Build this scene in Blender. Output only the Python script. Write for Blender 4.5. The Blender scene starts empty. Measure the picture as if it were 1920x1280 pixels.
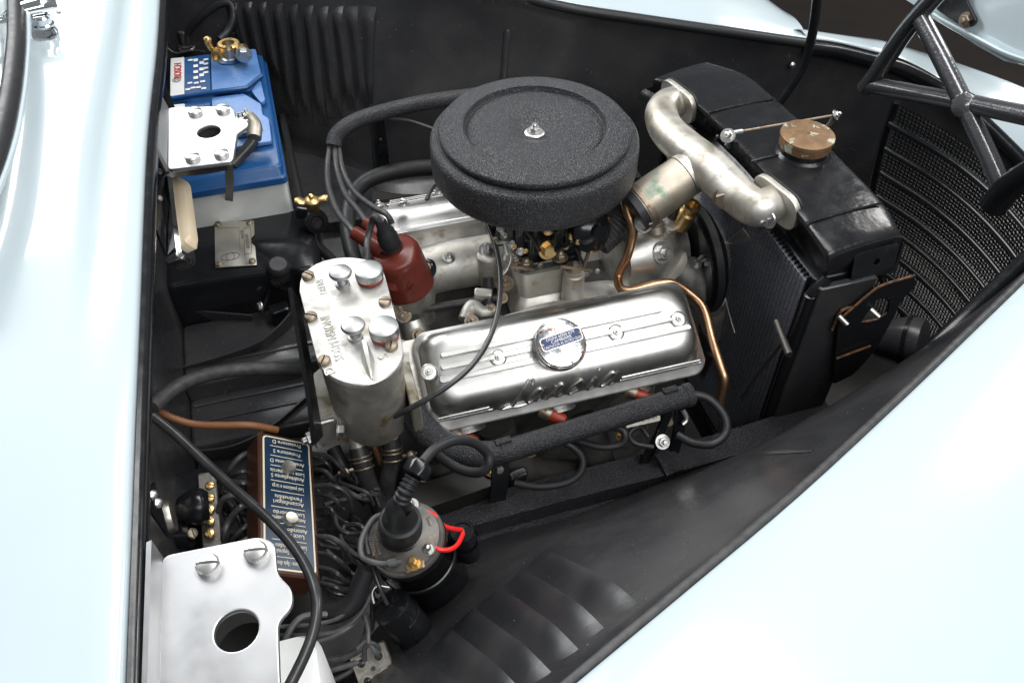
import bpy, bmesh, math, random
from mathutils import Vector, Matrix
from mathutils.bvhtree import BVHTree
random.seed(7)
V = Vector
SC = bpy.context.scene
COL = SC.collection
rad = math.radians

# ------------------------------------------------------------------ camera
FPX, PITCH, YAW = 1600.0, rad(47), rad(16)
FWD = V((math.sin(YAW)*math.cos(PITCH), math.cos(YAW)*math.cos(PITCH), -math.sin(PITCH)))
RGT = V((math.cos(YAW), -math.sin(YAW), 0))
UPV = RGT.cross(FWD)
CAM = V((-0.2810, -0.8774, 1.4414))
cd = bpy.data.cameras.new("camera"); cam = bpy.data.objects.new("camera", cd); COL.objects.link(cam)
cd.sensor_width = 36; cd.lens = 36*FPX/1920; cd.clip_start = .02; cd.clip_end = 200
mw = Matrix((RGT, UPV, -FWD)).transposed().to_4x4(); mw.translation = CAM
cam.matrix_world = mw
SC.camera = cam
# ------------------------------------------------------------------ light
w = bpy.data.worlds.new("World"); SC.world = w; w.use_nodes = True
w.node_tree.nodes["Background"].inputs[0].default_value = (.88, .94, 1.0, 1)
w.node_tree.nodes["Background"].inputs[1].default_value = .20
def area(name, loc, look, sx, sy, power, col=(1, 1, 1)):
    l = bpy.data.lights.new(name, 'AREA'); l.shape = 'RECTANGLE'; l.size = sx; l.size_y = sy
    l.energy = power; l.color = col
    o = bpy.data.objects.new(name, l); COL.objects.link(o)
    o.location = loc; o.rotation_euler = (V(look)-V(loc)).to_track_quat('-Z', 'Y').to_euler()
area("softbox_overhead", (.35, .05, 2.45), (.05, -.05, .7), 1.9, .5, 31)
area("softbox_near", (.35, -1.50, 2.15), (.05, -.2, .7), 1.9, .5, 25)
area("softbox_left", (-1.25, 2.0, 2.4), (-.3, 0, .8), 1.9, 1.3, 92, (.98, .99, 1))
area("softbox_front", (2.5, .9, 2.2), (.4, 0, .7), .7, 1.1, 30, (1, .98, .95))
SC.view_settings.view_transform = 'Standard'; SC.view_settings.look = 'None'
SC.view_settings.exposure = 0; SC.view_settings.gamma = 1
SC.cycles.max_bounces = 8
SC.cycles.use_denoising = True

# a picture position (1920x1280) carried to a real depth: one of z / y / x gives the plane it lies on
def at(px, py, z=None, y=None, x=None):
    r = FWD+RGT*((px-960)/FPX)+UPV*((640-py)/FPX)
    t = (z-CAM.z)/r.z if z is not None else (y-CAM.y)/r.y if y is not None else (x-CAM.x)/r.x
    return CAM+r*t
def ats(pts, **k):
    return [at(p[0], p[1], **({'z': p[2]} if len(p) > 2 else k)) for p in pts]
def raydir(px, py): return (FWD+RGT*((px-960)/FPX)+UPV*((640-py)/FPX)).normalized()

# ------------------------------------------------------------------ materials
MATS = {}
def mat(name, col, rough=.5, metal=0., col2=None, nscale=30., nrange=(.4, .65), bump=0., bscale=400., bdist=.001,
        speck=None, sscale=260., sthr=.10, rough2=None, coat=0., aniso=0., stretch=None, dirt=None, dscale=25., dthr=(.55, .7), spec=.5, trans=0., ior=1.45, bdetail=4.):
    m = bpy.data.materials.new(name); m.use_nodes = True; MATS[name] = m
    nt = m.node_tree; N = nt.nodes; L = nt.links; b = N["Principled BSDF"]
    b.inputs["Roughness"].default_value = rough; b.inputs["Metallic"].default_value = metal
    b.inputs["Base Color"].default_value = (*col, 1); b.inputs["Coat Weight"].default_value = coat
    b.inputs["Coat Roughness"].default_value = .06
    b.inputs["Specular IOR Level"].default_value = spec; b.inputs["IOR"].default_value = ior
    b.inputs["Transmission Weight"].default_value = trans; b.inputs["Anisotropic"].default_value = aniso
    tc = N.new("ShaderNodeTexCoord"); src = tc.outputs["Object"]
    if stretch:
        mp = N.new("ShaderNodeMapping"); mp.inputs["Scale"].default_value = stretch; L.new(src, mp.inputs[0]); ssrc = mp.outputs[0]
    else: ssrc = src
    def noise(sc, s=src, det=4., ro=.55):
        n = N.new("ShaderNodeTexNoise"); n.inputs["Scale"].default_value = sc; n.inputs["Detail"].default_value = det
        n.inputs["Roughness"].default_value = ro; L.new(s, n.inputs["Vector"]); return n.outputs["Fac"]
    def rng(f, a, c):
        r = N.new("ShaderNodeMapRange"); r.inputs[1].default_value = a; r.inputs[2].default_value = c; L.new(f, r.inputs[0]); return r.outputs[0]
    def mix(f, a, c):
        x = N.new("ShaderNodeMix"); x.data_type = 'RGBA'; L.new(f, x.inputs[0])
        for s, v in ((x.inputs[6], a), (x.inputs[7], c)):
            if isinstance(v, tuple): s.default_value = (*v, 1)
            else: L.new(v, s)
        return x.outputs[2]
    cur = col
    if col2: cur = mix(rng(noise(nscale, ssrc), *nrange), cur, col2)
    if dirt:
        f = rng(noise(dscale, src, 6., .65), *dthr); cur = mix(f, cur, dirt)
        mm = N.new("ShaderNodeMapRange"); L.new(f, mm.inputs[0]); mm.inputs[3].default_value = metal; mm.inputs[4].default_value = metal*.25
        L.new(mm.outputs[0], b.inputs["Metallic"])
    if speck:
        v = N.new("ShaderNodeTexVoronoi"); v.inputs["Scale"].default_value = sscale; L.new(src, v.inputs["Vector"])
        f1 = rng(v.outputs["Distance"], sthr, sthr*.6)
        f2 = rng(noise(sscale*.13), .52, .60)
        mu = N.new("ShaderNodeMath"); mu.operation = 'MULTIPLY'; L.new(f1, mu.inputs[0]); L.new(f2, mu.inputs[1])
        cur = mix(mu.outputs[0], cur, speck)
    if not isinstance(cur, tuple): L.new(cur, b.inputs["Base Color"])
    if rough2 is not None:
        r = N.new("ShaderNodeMapRange"); L.new(noise(nscale*1.7, ssrc), r.inputs[0]); r.inputs[1].default_value = .3; r.inputs[2].default_value = .7
        r.inputs[3].default_value = rough; r.inputs[4].default_value = rough2; L.new(r.outputs[0], b.inputs["Roughness"])
    if bump:
        bn = N.new("ShaderNodeBump"); bn.inputs["Strength"].default_value = bump; bn.inputs["Distance"].default_value = bdist
        L.new(noise(bscale, ssrc, bdetail), bn.inputs["Height"]); L.new(bn.outputs[0], b.inputs["Normal"])
    return m
paint = mat("pale_blue_paint", (.46, .54, .57), .22, coat=1., col2=(.475, .555, .585), nscale=4, bump=.03, bscale=60, bdist=.0006)
black = mat("black_panel_paint", (.026, .0265, .029), .21, rough2=.36, nscale=9, col2=(.044, .044, .045), speck=(.45, .40, .30), sscale=105, sthr=.07, bump=.22, bscale=17, bdist=.004)
bgloss = mat("black_gloss_paint", (.009, .0095, .011), .14, rough2=.28, nscale=40, bump=.12, bscale=90, bdist=.0008, speck=(.3, .3, .3), sscale=320, sthr=.06)
brush = mat("black_brushed_on_paint", (.035, .036, .039), .17, rough2=.28, nscale=40, coat=1., spec=1., bump=.35, bscale=240, bdist=.0014, bdetail=2.)
wrinkle = mat("black_wrinkle_paint", (.016, .017, .020), .36, bump=1., bscale=660, bdist=.0023, col2=(.165, .167, .177), nscale=690, nrange=(.53, .70), bdetail=1.)  # paler grain paints the sparkle of the wrinkles into the colour
wrinkle2 = mat("black_textured_paint", (.020, .0205, .023), .36, bump=1., bscale=600, bdist=.0026, col2=(.11, .112, .12), nscale=640, nrange=(.54, .72), dirt=(.05, .045, .032), dscale=60, dthr=(.62, .8), bdetail=2.)
tank = mat("black_tank_paint", (.010, .0102, .0115), .17, rough2=.36, nscale=22, bump=.45, bscale=26, bdist=.004, speck=(.35, .33, .28), sscale=260, sthr=.07, bdetail=3.)
rubber = mat("black_rubber", (.017, .0175, .019), .42, rough2=.55, nscale=80, bump=.1, bscale=300, bdist=.0004)
rubgrey = mat("worn_grey_rubber", (.055, .055, .055), .5, col2=(.03, .03, .032), nscale=120, bump=.15, bscale=400, bdist=.0005)
cast = mat("cast_aluminium", (.62, .61, .58), .42, 1., rough2=.6, nscale=35, col2=(.50, .485, .45), nrange=(.35, .7), bump=.22, bscale=260, bdist=.0006, dirt=(.17, .115, .06), dscale=26, dthr=(.54, .76))
castw = mat("pale_cast_aluminium", (.60, .585, .545), .46, .78, rough2=.62, nscale=30, col2=(.47, .45, .40), bump=.2, bscale=220, bdist=.0006, dirt=(.25, .14, .055), dscale=36, dthr=(.55, .74))
alum = mat("satin_aluminium", (.53, .525, .51), .31, 1., rough2=.43, nscale=26, col2=(.43, .425, .41), nrange=(.35, .7), bump=.10, bscale=420, bdist=.0005, dirt=(.36, .33, .28), dscale=48, dthr=(.60, .80))
plate_alu = mat("satin_aluminium_plate", (.52, .525, .53), .38, 1., rough2=.52, nscale=16, col2=(.45, .455, .46), nrange=(.35, .65), bump=.10, bscale=90, bdist=.0006, dirt=(.40, .38, .34), dscale=70, dthr=(.64, .8))
resal = mat("oxidised_reservoir_casting", (.60, .595, .57), .42, .85, rough2=.58, nscale=40, col2=(.48, .47, .44), bump=.18, bscale=200, bdist=.0005, dirt=(.20, .155, .07), dscale=24, dthr=(.53, .72), speck=(.5, .42, .2), sscale=120, sthr=.1)
pipeal = mat("stained_cast_pipe", (.60, .585, .545), .38, .9, rough2=.6, nscale=24, col2=(.40, .365, .30), nrange=(.38, .68), bump=.28, bscale=130, bdist=.0009, dirt=(.20, .155, .095), dscale=34, dthr=(.55, .74), speck=(.05, .04, .03), sscale=190, sthr=.09)
pipegr = mat("verdigris_stained_pipe", (.46, .41, .34), .42, .8, rough2=.55, nscale=26, col2=(.36, .31, .24), bump=.16, bscale=160, bdist=.0006, dirt=(.16, .26, .19), dscale=30, dthr=(.52, .68))
chrome = mat("chrome", (.86, .87, .88), .07, 1., rough2=.14, nscale=40)
chromer = mat("rust_pitted_chrome", (.80, .80, .80), .10, 1., rough2=.3, nscale=60, dirt=(.16, .085, .06), dscale=70, dthr=(.54, .62))
steel = mat("zinc_steel", (.60, .60, .58), .30, 1., rough2=.45, nscale=200, dirt=(.28, .20, .12), dscale=150, dthr=(.6, .75))
oldsteel = mat("brown_aged_steel", (.33, .28, .22), .42, 1., rough2=.6, nscale=180, dirt=(.16, .085, .04), dscale=160, dthr=(.5, .68))
brass = mat("brass", (.66, .47, .21), .30, 1., rough2=.45, nscale=120, dirt=(.30, .19, .08), dscale=120, dthr=(.56, .74))
brasscap = mat("tarnished_brass_cap", (.23, .14, .075), .48, .5, rough2=.62, nscale=60, col2=(.16, .095, .05), dirt=(.36, .37, .29), dscale=45, dthr=(.575, .60))
copper = mat("copper_pipe", (.58, .34, .20), .30, 1., rough2=.42, nscale=60, col2=(.44, .27, .16))
rubbrown = mat("brown_rubber_hose", (.20, .085, .035), .42, rough2=.55, nscale=80)
bake = mat("red_brown_bakelite", (.125, .022, .015), .26, rough2=.36, nscale=40, col2=(.10, .017, .012), bump=.05, bscale=200, bdist=.0003, speck=(.04, .02, .01), sscale=160, sthr=.1)
bakebr = mat("brown_bakelite", (.07, .027, .016), .3, rough2=.42, nscale=50, col2=(.05, .02, .012))
redr = mat("red_rubber", (.26, .028, .010), .42)
redw = mat("red_wire_sleeve", (.72, .02, .018), .32)
blueb = mat("battery_blue_plastic", (.012, .070, .21), .30, rough2=.4, nscale=50, col2=(.014, .082, .235), spec=.5, bump=.05, bscale=300, bdist=.0003)
bluelit = mat("battery_blue_lit_copy", (.09, .20, .46), .26, rough2=.34, nscale=40, col2=(.11, .24, .50))  # lighter copy of the battery blue, with the reflection on top painted in
whitep = mat("white_plastic", (.74, .75, .74), .38, col2=(.68, .69, .67), nscale=30)
greyp = mat("grey_white_case", (.62, .64, .63), .42, col2=(.56, .57, .55), nscale=22)
cream = mat("cream_lens", (.66, .54, .37), .32, col2=(.72, .62, .46), nscale=30, nrange=(.3, .7))
labelblue = mat("dark_blue_label", (.008, .026, .060), .34, col2=(.014, .038, .08), nscale=26, speck=(.5, .5, .45), sscale=240, sthr=.07)
labelcream = mat("cream_print", (.72, .66, .50), .42)
labelwhite = mat("white_print", (.80, .80, .78), .4)
redprint = mat("red_print", (.55, .015, .02), .4)
blueprint = mat("blue_enamel", (.010, .030, .13), .4)
nickel = mat("etched_nickel_plate", (.60, .57, .50), .34, 1., rough2=.46, nscale=60, dirt=(.40, .34, .25), dscale=60, dthr=(.6, .75))
darkprint = mat("dark_etching", (.10, .09, .075), .5)
darksteel = mat("dark_oily_steel", (.085, .078, .07), .4, 1., rough2=.55, nscale=120)
rust = mat("rust_edge", (.17, .075, .028), .8, col2=(.03, .022, .018), nscale=130, bump=.3, bscale=200)
ironmani = mat("sooty_cast_iron", (.035, .034, .033), .62, col2=(.055, .05, .046), nscale=50, bump=.3, bscale=150, bdist=.001)
wireM = mat("black_wire_sleeve", (.026, .0265, .028), .28, col2=(.045, .045, .045), nscale=60)
wireG = mat("dusty_grey_wire_sleeve", (.10, .10, .10), .45, col2=(.06, .06, .06), nscale=60)
hosem = mat("dusty_black_hose", (.022, .022, .023), .42, col2=(.05, .048, .042), nscale=50, nrange=(.5, .75), bump=.15, bscale=120, bdist=.0008)
meshm = mat("black_grille_mesh", (.008, .008, .008), .38)
corem = mat("black_core", (.010, .011, .014), .32, .3)
coref = mat("dusty_fins", (.20, .21, .24), .42, .5, col2=(.12, .125, .15), nscale=300)
resbody = mat("stained_reservoir_casting", (.50, .49, .455), .46, .8, rough2=.62, nscale=30, col2=(.36, .34, .295), bump=.25, bscale=160, bdist=.0007, dirt=(.13, .095, .04), dscale=20, dthr=(.50, .66), speck=(.3, .22, .08), sscale=120, sthr=.12)
coild = mat("dusty_coil_top", (.13, .12, .108), .36, .3, col2=(.085, .078, .07), nscale=70, dirt=(.25, .17, .09), dscale=70, dthr=(.6, .78))
groundm = mat("dark_brown_ground", (.008, .005, .0032), .8, col2=(.016, .009, .005), nscale=3, bump=.2, bscale=30, bdist=.004)
glassm = mat("window_glass", (.9, .95, .95), .02, trans=1., ior=1.45)
fanm = mat("matt_aluminium", (.50, .50, .48), .42, 1., rough2=.55, nscale=30)
floorm = mat("oily_dark_metal", (.012, .0115, .010), .42, col2=(.022, .020, .016), nscale=18, bump=.2, bscale=50, bdist=.002, speck=(.35, .28, .15), sscale=150, sthr=.06)

# ------------------------------------------------------------------ objects
def tag(o, label=None, cat=None, group=None, kind=None):
    if label: o["label"] = label
    if cat: o["category"] = cat
    if group: o["group"] = group
    if kind: o["kind"] = kind
    return o
def thing(name, label, cat, group=None):
    o = bpy.data.objects.new(name, None); COL.objects.link(o); o.empty_display_size = .02
    return tag(o, label, cat, group)
def fin(me, m, angle=38):
    me.materials.clear(); me.materials.append(m)
    me.polygons.foreach_set("use_smooth", [True]*len(me.polygons))
    me.set_sharp_from_angle(angle=rad(angle)); me.update()
def obj(name, bm, m, parent=None, angle=38):
    if isinstance(bm, bpy.types.Mesh): me = bm; me.name = name
    else:
        bmesh.ops.recalc_face_normals(bm, faces=bm.faces)
        me = bpy.data.meshes.new(name); bm.to_mesh(me); bm.free()
    fin(me, m, angle)
    o = bpy.data.objects.new(name, me); COL.objects.link(o)
    if parent: o.parent = parent
    return o
def inst(name, me, M, parent):
    o = bpy.data.objects.new(name, me); COL.objects.link(o); o.parent = parent; o.matrix_basis = M; return o
def FR(o, n=(0, 0, 1), u=(1, 0, 0)):
    n = V(n).normalized(); u = V(u); u = (u-n*u.dot(n))
    if u.length < 1e-6: u = n.orthogonal()
    u.normalize(); v = n.cross(u)
    M = Matrix((u, v, n)).transposed().to_4x4(); M.translation = V(o); return M
def bm_(): return bmesh.new()
def loft(bm, rings, closed=True, cap0=False, cap1=False):
    R = [[bm.verts.new(p) for p in r] for r in rings]
    n = len(R[0])
    for a, b in zip(R, R[1:]):
        for i in range(n if closed else n-1):
            j = (i+1) % n
            try: bm.faces.new((a[i], a[j], b[j], b[i]))
            except ValueError: pass
    if cap0: bm.faces.new(R[0][::-1])
    if cap1: bm.faces.new(R[-1])
    return R
def lathe(bm, prof, M=Matrix(), seg=32, cap0=True, cap1=True):
    rings = [[M @ V((max(r, 1e-5)*math.cos(2*math.pi*i/seg), max(r, 1e-5)*math.sin(2*math.pi*i/seg), h)) for i in range(seg)] for r, h in prof]
    loft(bm, rings, True, cap0, cap1); return bm
def rrect(x0, x1, y0, y1, r, z, k=5):
    r = min(r, (x1-x0)/2-1e-5, (y1-y0)/2-1e-5); P = []
    for cx, cy, a0 in ((x1-r, y1-r, 0), (x0+r, y1-r, 90), (x0+r, y0+r, 180), (x1-r, y0+r, 270)):
        for i in range(k+1):
            a = rad(a0+90*i/k); P.append(V((cx+r*math.cos(a), cy+r*math.sin(a), z)))
    return P
def rstack(bm, levels, M=Matrix(), k=5, cap0=True, cap1=True):
    loft(bm, [[M @ p for p in rrect(*l, k=k)] for l in levels], True, cap0, cap1); return bm
def block(bm, x0, x1, y0, y1, z0, z1, M=Matrix(), r=.004, b=.0015, k=3):
    return rstack(bm, [(x0+b, x1-b, y0+b, y1-b, r, z0), (x0, x1, y0, y1, r, z0+b), (x0, x1, y0, y1, r, z1-b), (x0+b, x1-b, y0+b, y1-b, r, z1)], M, k)
def smooth(pts, n=6):
    pts = [V(p) for p in pts]
    if len(pts) < 3: return pts
    P = [pts[0]*2-pts[1]]+pts+[pts[-1]*2-pts[-2]]; out = []
    for i in range(1, len(P)-2):
        a, b, c, d = P[i-1:i+3]
        for k in range(n):
            t = k/n
            out.append(.5*((2*b)+(c-a)*t+(2*a-5*b+4*c-d)*t*t+(3*b-a-3*c+d)*t**3))
    out.append(pts[-1]); return out
def tube(bm, pts, r, seg=10, sm=6, caps=True, ell=None, up=None):
    P = smooth(pts, sm) if sm else [V(p) for p in pts]
    n = len(P); rr = r if isinstance(r, (list, tuple)) else [r, r]
    T = [(P[min(i+1, n-1)]-P[max(i-1, 0)]).normalized() for i in range(n)]
    u = V(up) if up else T[0].orthogonal(); rings = []
    for i in range(n):
        u = (V(up) if up else u); u = (u-T[i]*u.dot(T[i])).normalized(); v = T[i].cross(u)
        s = i/(n-1)*(len(rr)-1); k = min(int(s), len(rr)-2); ri = rr[k]+(rr[k+1]-rr[k])*(s-k)
        e = ell or 1.
        rings.append([P[i]+u*(ri*e*math.cos(2*math.pi*j/seg))+v*(ri*math.sin(2*math.pi*j/seg)) for j in range(seg)])
    loft(bm, rings, True, caps, caps); return bm
def strip(bm, pts, wdt, th, up, sm=4):
    """flat bar following pts: width across, thickness along up"""
    P = smooth(pts, sm) if sm else [V(p) for p in pts]; n = len(P); rings = []
    for i in range(n):
        t = (P[min(i+1, n-1)]-P[max(i-1, 0)]).normalized(); u = V(up); u = (u-t*u.dot(t)).normalized(); s = t.cross(u)
        rings.append([P[i]+s*(wdt/2)*a+u*(th/2)*b for a, b in ((-1, -1), (1, -1), (1, 1), (-1, 1))])
    loft(bm, rings, True, True, True); return bm
def sheet(bm, grid, th=.0015):
    """surface from a grid of points, given thickness along its normal"""
    R = len(grid); C = len(grid[0])
    def nrm(i, j):
        a = grid[min(i+1, R-1)][j]-grid[max(i-1, 0)][j]; b = grid[i][min(j+1, C-1)]-grid[i][max(j-1, 0)]
        n = a.cross(b); return n.normalized() if n.length > 1e-12 else V((0, 0, 1))
    A = [[bm.verts.new(grid[i][j]) for j in range(C)] for i in range(R)]
    B = [[bm.verts.new(grid[i][j]-nrm(i, j)*th) for j in range(C)] for i in range(R)]
    for i in range(R-1):
        for j in range(C-1):
            bm.faces.new((A[i][j], A[i][j+1], A[i+1][j+1], A[i+1][j])); bm.faces.new((B[i][j], B[i+1][j], B[i+1][j+1], B[i][j+1]))
    for i in range(R-1):
        bm.faces.new((A[i][0], A[i+1][0], B[i+1][0], B[i][0])); bm.faces.new((A[i][-1], B[i][-1], B[i+1][-1], A[i+1][-1]))
    for j in range(C-1):
        bm.faces.new((A[0][j], B[0][j], B[0][j+1], A[0][j+1])); bm.faces.new((A[-1][j], A[-1][j+1], B[-1][j+1], B[-1][j]))
    return bm
def resample(grid, nr, nc):
    rows = [smooth(r, nc) for r in grid]; cols = list(zip(*rows)); cols = [smooth(list(c), nr) for c in cols]
    return [list(r) for r in zip(*cols)]
def plate(outlines, th, M, bevel=0.):
    """flat plate with holes: outlines are 2D point lists"""
    cu = bpy.data.curves.new("t", 'CURVE'); cu.dimensions = '2D'; cu.fill_mode = 'BOTH'; cu.extrude = th/2-bevel; cu.bevel_depth = bevel; cu.bevel_resolution = 1
    for ol in outlines:
        sp = cu.splines.new('POLY'); sp.points.add(len(ol)-1); sp.use_cyclic_u = True
        for p, q in zip(sp.points, ol): p.co = (q[0], q[1], 0, 1)
    o = bpy.data.objects.new("t", cu); me = bpy.data.meshes.new_from_object(o)
    bpy.data.objects.remove(o); bpy.data.curves.remove(cu); me.transform(M); return me
def circ(cx, cy, r, n=28): return [(cx+r*math.cos(2*math.pi*i/n), cy+r*math.sin(2*math.pi*i/n)) for i in range(n)]
def roundpoly(pts, r, k=4):
    out = []; n = len(pts)
    for i in range(n):
        a, b, c = (V(pts[(i+d) % n]).to_2d() if len(pts[0]) == 3 else V(pts[(i+d) % n]) for d in (-1, 0, 1))
        d1 = (a-b); d2 = (c-b); rr = min(r, d1.length*.45, d2.length*.45); p = b+d1.normalized()*rr; q = b+d2.normalized()*rr
        for j in range(k+1):
            t = j/k; out.append(tuple(p*(1-t)**2+b*2*t*(1-t)+q*t*t))
    return out
def text(s, size, M, depth=.0003, align='CENTER', bold=0., sx=1., shear=0., bev=0.):
    cu = bpy.data.curves.new("t", 'FONT'); cu.body = s; cu.size = size; cu.extrude = depth; cu.align_x = align; cu.align_y = 'CENTER'; cu.offset = bold; cu.shear = shear
    cu.bevel_depth = bev; cu.resolution_u = 3
    o = bpy.data.objects.new("t", cu); me = bpy.data.meshes.new_from_object(o); bpy.data.objects.remove(o); bpy.data.curves.remove(cu)
    me.transform(M @ Matrix.Scale(sx, 4, (1, 0, 0))); return me
def join(meshes):
    bm = bm_()
    for m in meshes: bm.from_mesh(m); bpy.data.meshes.remove(m)
    return bm
# shared small fasteners
CACHE = {}
def fast(kind, m, name):
    key = (kind, m.name)
    if key in CACHE: return CACHE[key]
    bm = bm_()
    def hexa(r, z0, z1):
        rings = []
        for rr, z in ((r, z0), (r, z1-.12*r), (r*.88, z1)):
            rings.append([V((rr*math.cos(rad(60*i)), rr*math.sin(rad(60*i)), z)) for i in range(6)])
        loft(bm, rings, True, True, True)
    if kind == 'hex':          # washer, hex head
        lathe(bm, [(1.35, 0), (1.35, .18)], seg=18); hexa(1, .18, .95)
    elif kind == 'nut':        # washer, nut, stud end
        lathe(bm, [(1.5, 0), (1.45, .2)], seg=18); hexa(1, .2, .95); lathe(bm, [(.52, .9), (.52, 1.5), (.38, 1.7)], seg=12)
    elif kind == 'dome':       # acorn nut
        lathe(bm, [(1.5, 0), (1.45, .2)], seg=18); hexa(1, .2, .9); lathe(bm, [(.8, .85), (.72, 1.25), (.4, 1.6), (.05, 1.7)], seg=14)
    elif kind == 'slot':       # cheese head with a cut slot
        lathe(bm, [(1, 0), (1, .25)], seg=20)
        for s in (-1, 1):
            def half(sc, z): return [V((s*(.13+(math.cos(a)*sc-.13 if math.cos(a)*sc > .13 else 0)), math.sin(a)*sc, z)) for a in [rad(-82+164*i/10) for i in range(11)]]
            loft(bm, [half(1, .25), half(1, .48), half(.86, .66), half(.5, .78)], True, False, True)
    elif kind == 'round':      # rivet
        lathe(bm, [(1, 0), (.94, .35), (.6, .66), (.15, .78)], seg=16)
    bmesh.ops.recalc_face_normals(bm, faces=bm.faces)
    me = bpy.data.meshes.new(name); bm.to_mesh(me); bm.free(); fin(me, m, 32); CACHE[key] = me; return me
def bolt(parent, pos, n=(0, 0, 1), r=.006, m=None, kind='hex', name='bolt', rot=None):
    me = fast(kind, m or steel, name)
    M = FR(pos, n) @ Matrix.Rotation(random.uniform(0, 3) if rot is None else rot, 4, 'Z') @ Matrix.Scale(r, 4)
    return inst(name, me, M, parent)
def single(name, bm, m, label, cat, group=None, angle=38):
    return tag(obj(name, bm, m, None, angle), label, cat, group)
def cable(name, pts, r, m, label, cat, group=None, seg=10, sm=7):
    b = bm_(); tube(b, pts, r, seg, sm); return single(name, b, m, label, cat, group)
# ================================================================== setting and body shell
g = bm_(); bmesh.ops.create_grid(g, x_segments=8, y_segments=8, size=60)
tag(obj("ground", g, groundm), kind="structure")

car = thing("car_body", "pale blue car front shell with black painted engine bay", "car")
# --- cowl between engine bay and windscreen
ce = [(306, -160), (299, -40), (291, 80), (277, 200), (269, 300), (263, 430), (256, 600), (247, 800), (239, 1000), (230, 1200), (221, 1420)]
CE = [at(x, y, z=.92) for x, y in ce]
off = [(0, -.012), (.0015, -.003), (.006, 0), (.018, .003), (.032, .005), (.040, .008), (.047, .015), (.056, .0195), (.09, .025), (.16, .034), (.26, .046), (.40, .062), (.6, .08)]
rows = []
for i, p in enumerate(CE):
    fade = max(0, min(1, (p.y+.33)/.25))              # the moulded step dies out towards the near side
    rows.append([V((p.x-d, p.y, p.z+(z if d < .034 else z*fade+(.005+(d-.03)*.13)*(1-fade)))) for d, z in off])
b = bm_(); sheet(b, resample(rows, 4, 3), .0012); obj("cowl_panel", b, paint, car, 60)
# black painted gutter flange under the cowl edge, then the firewall
b = bm_()
rows = [[V((p.x+.002, p.y, p.z-.004)), V((p.x+.008, p.y, p.z-.007)), V((p.x+.009, p.y, p.z-.018)), V((p.x+.003, p.y, p.z-.03)), V((p.x-.015, p.y, p.z-.045)), V((p.x-.05, p.y, p.z-.06))] for p in CE]
sheet(b, resample(rows, 3, 3), .002); obj("cowl_gutter", b, bgloss, car, 60)
b = bm_(); block(b, -.53, -.505, -.75, .75, .2, .85, r=.002); obj("firewall", b, black, car)
b = bm_(); block(b, -.56, 1.0, -.9, .62, .14, .16, r=.002); obj("bay_floor", b, floorm, car)

# --- near fender
fe = [(700, 1600, .79), (900, 1432, .79), (1075, 1283, .79), (1290, 1104, .79), (1500, 927, .785), (1700, 742, .775), (1830, 617, .765), (1930, 520, .76), (2080, 370, .75), (2300, 140, .73)]
FE = [at(*p) for p in fe]
prof = [(0, -.012), (.001, -.002), (.005, .002), (.02, .008), (.06, .0165), (.12, .018), (.19, .010), (.27, -.012), (.36, -.055), (.44, -.12), (.50, -.22)]
rows = []
for i, p in enumerate(FE):
    t = (FE[min(i+1, len(FE)-1)]-FE[max(i-1, 0)]).normalized(); o = V((t.y, -t.x, 0)).normalized()
    rows.append([p+o*d+V((0, 0, z)) for d, z in prof])
b = bm_(); sheet(b, resample(rows, 4, 3), .0012); obj("fender", b, paint, car, 60)["label"] = "pale near fender"
def inward(d, dz):
    out = []
    for i, p in enumerate(FE):
        t = (FE[min(i+1, len(FE)-1)]-FE[max(i-1, 0)]).normalized(); o = V((t.y, -t.x, 0)).normalized(); out.append(p-o*d+V((0, 0, dz)))
    return out
b = bm_(); tube(b, inward(.0045, -.003), .0042, 10, 5); obj("rubber_edge", b, rubgrey, car)
# --- near inner wing panel from the fender lip down to the chassis rail
low = [(450, 1330, .43), (620, 1230, .44), (790, 1080, .46), (905, 1012, .475), (1075, 968, .49), (1272, 893, .50), (1420, 838, .505), (1560, 778, .51), (1660, 735, .51), (1740, 690, .5)]
LO = [at(*p) for p in low]; TP = inward(.009, -.008)
NP = []
for i in range(len(TP)):
    a, c = TP[i], LO[i]; m1 = a.lerp(c, .06)+V((0, .0, -.016)); m2 = a.lerp(c, .5)+V((0, .006, -.010)); m3 = a.lerp(c, .86)+V((0, 0, -.006))
    NP.append([a, m1, m2, m3, c, c+V((0, .012, -.02))])
NPg = resample(NP, 5, 4)
b = bm_(); sheet(b, NPg, .002); b.normal_update(); nearBVH = BVHTree.FromBMesh(b); npan = obj("inner_wing_panel", b, black, car, 60); npan["label"] = "louvred black panel inside the near fender"
def hit(bvh, px, py):
    h = bvh.ray_cast(CAM, raydir(px, py)); return (h[0], h[1] if h[1].dot(raydir(px, py)) < 0 else -h[1]) if h[0] else (None, None)
def louvre(parent, bvh, a, c, wd, h, m, nu=16, nv=7, name="louvre"):
    """pressed louvre: lifted open edge A-B, falling back to the panel over width wd"""
    b = bm_(); rings = []
    A, n1 = hit(bvh, *a); B, n2 = hit(bvh, *c)
    if A is None or B is None: return
    n = (n1+n2).normalized(); wdir = (B-A).normalized().cross(n).normalized()
    if wdir.x > 0: wdir = -wdir
    for i in range(nu+1):
        u = i/nu; base = hit(bvh, a[0]+(c[0]-a[0])*u, a[1]+(c[1]-a[1])*u)[0]; sm = lambda q: (lambda e: e*e*(3-2*e))(min(1, max(0, q))); tp = sm(u/.14)**.7*sm((1-u)/.30)**.6
        row = [base-n*.002]
        for j in range(nv+1):
            v = j/nv; hh = h*tp*math.cos(v*math.pi/2)**2
            row.append(base+wdir*(wd*v)+n*(hh+.0002-.0012*v))
        rings.append(row)
    loft(b, rings, False); sol = obj(name, b, m, parent, 50); return sol
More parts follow.
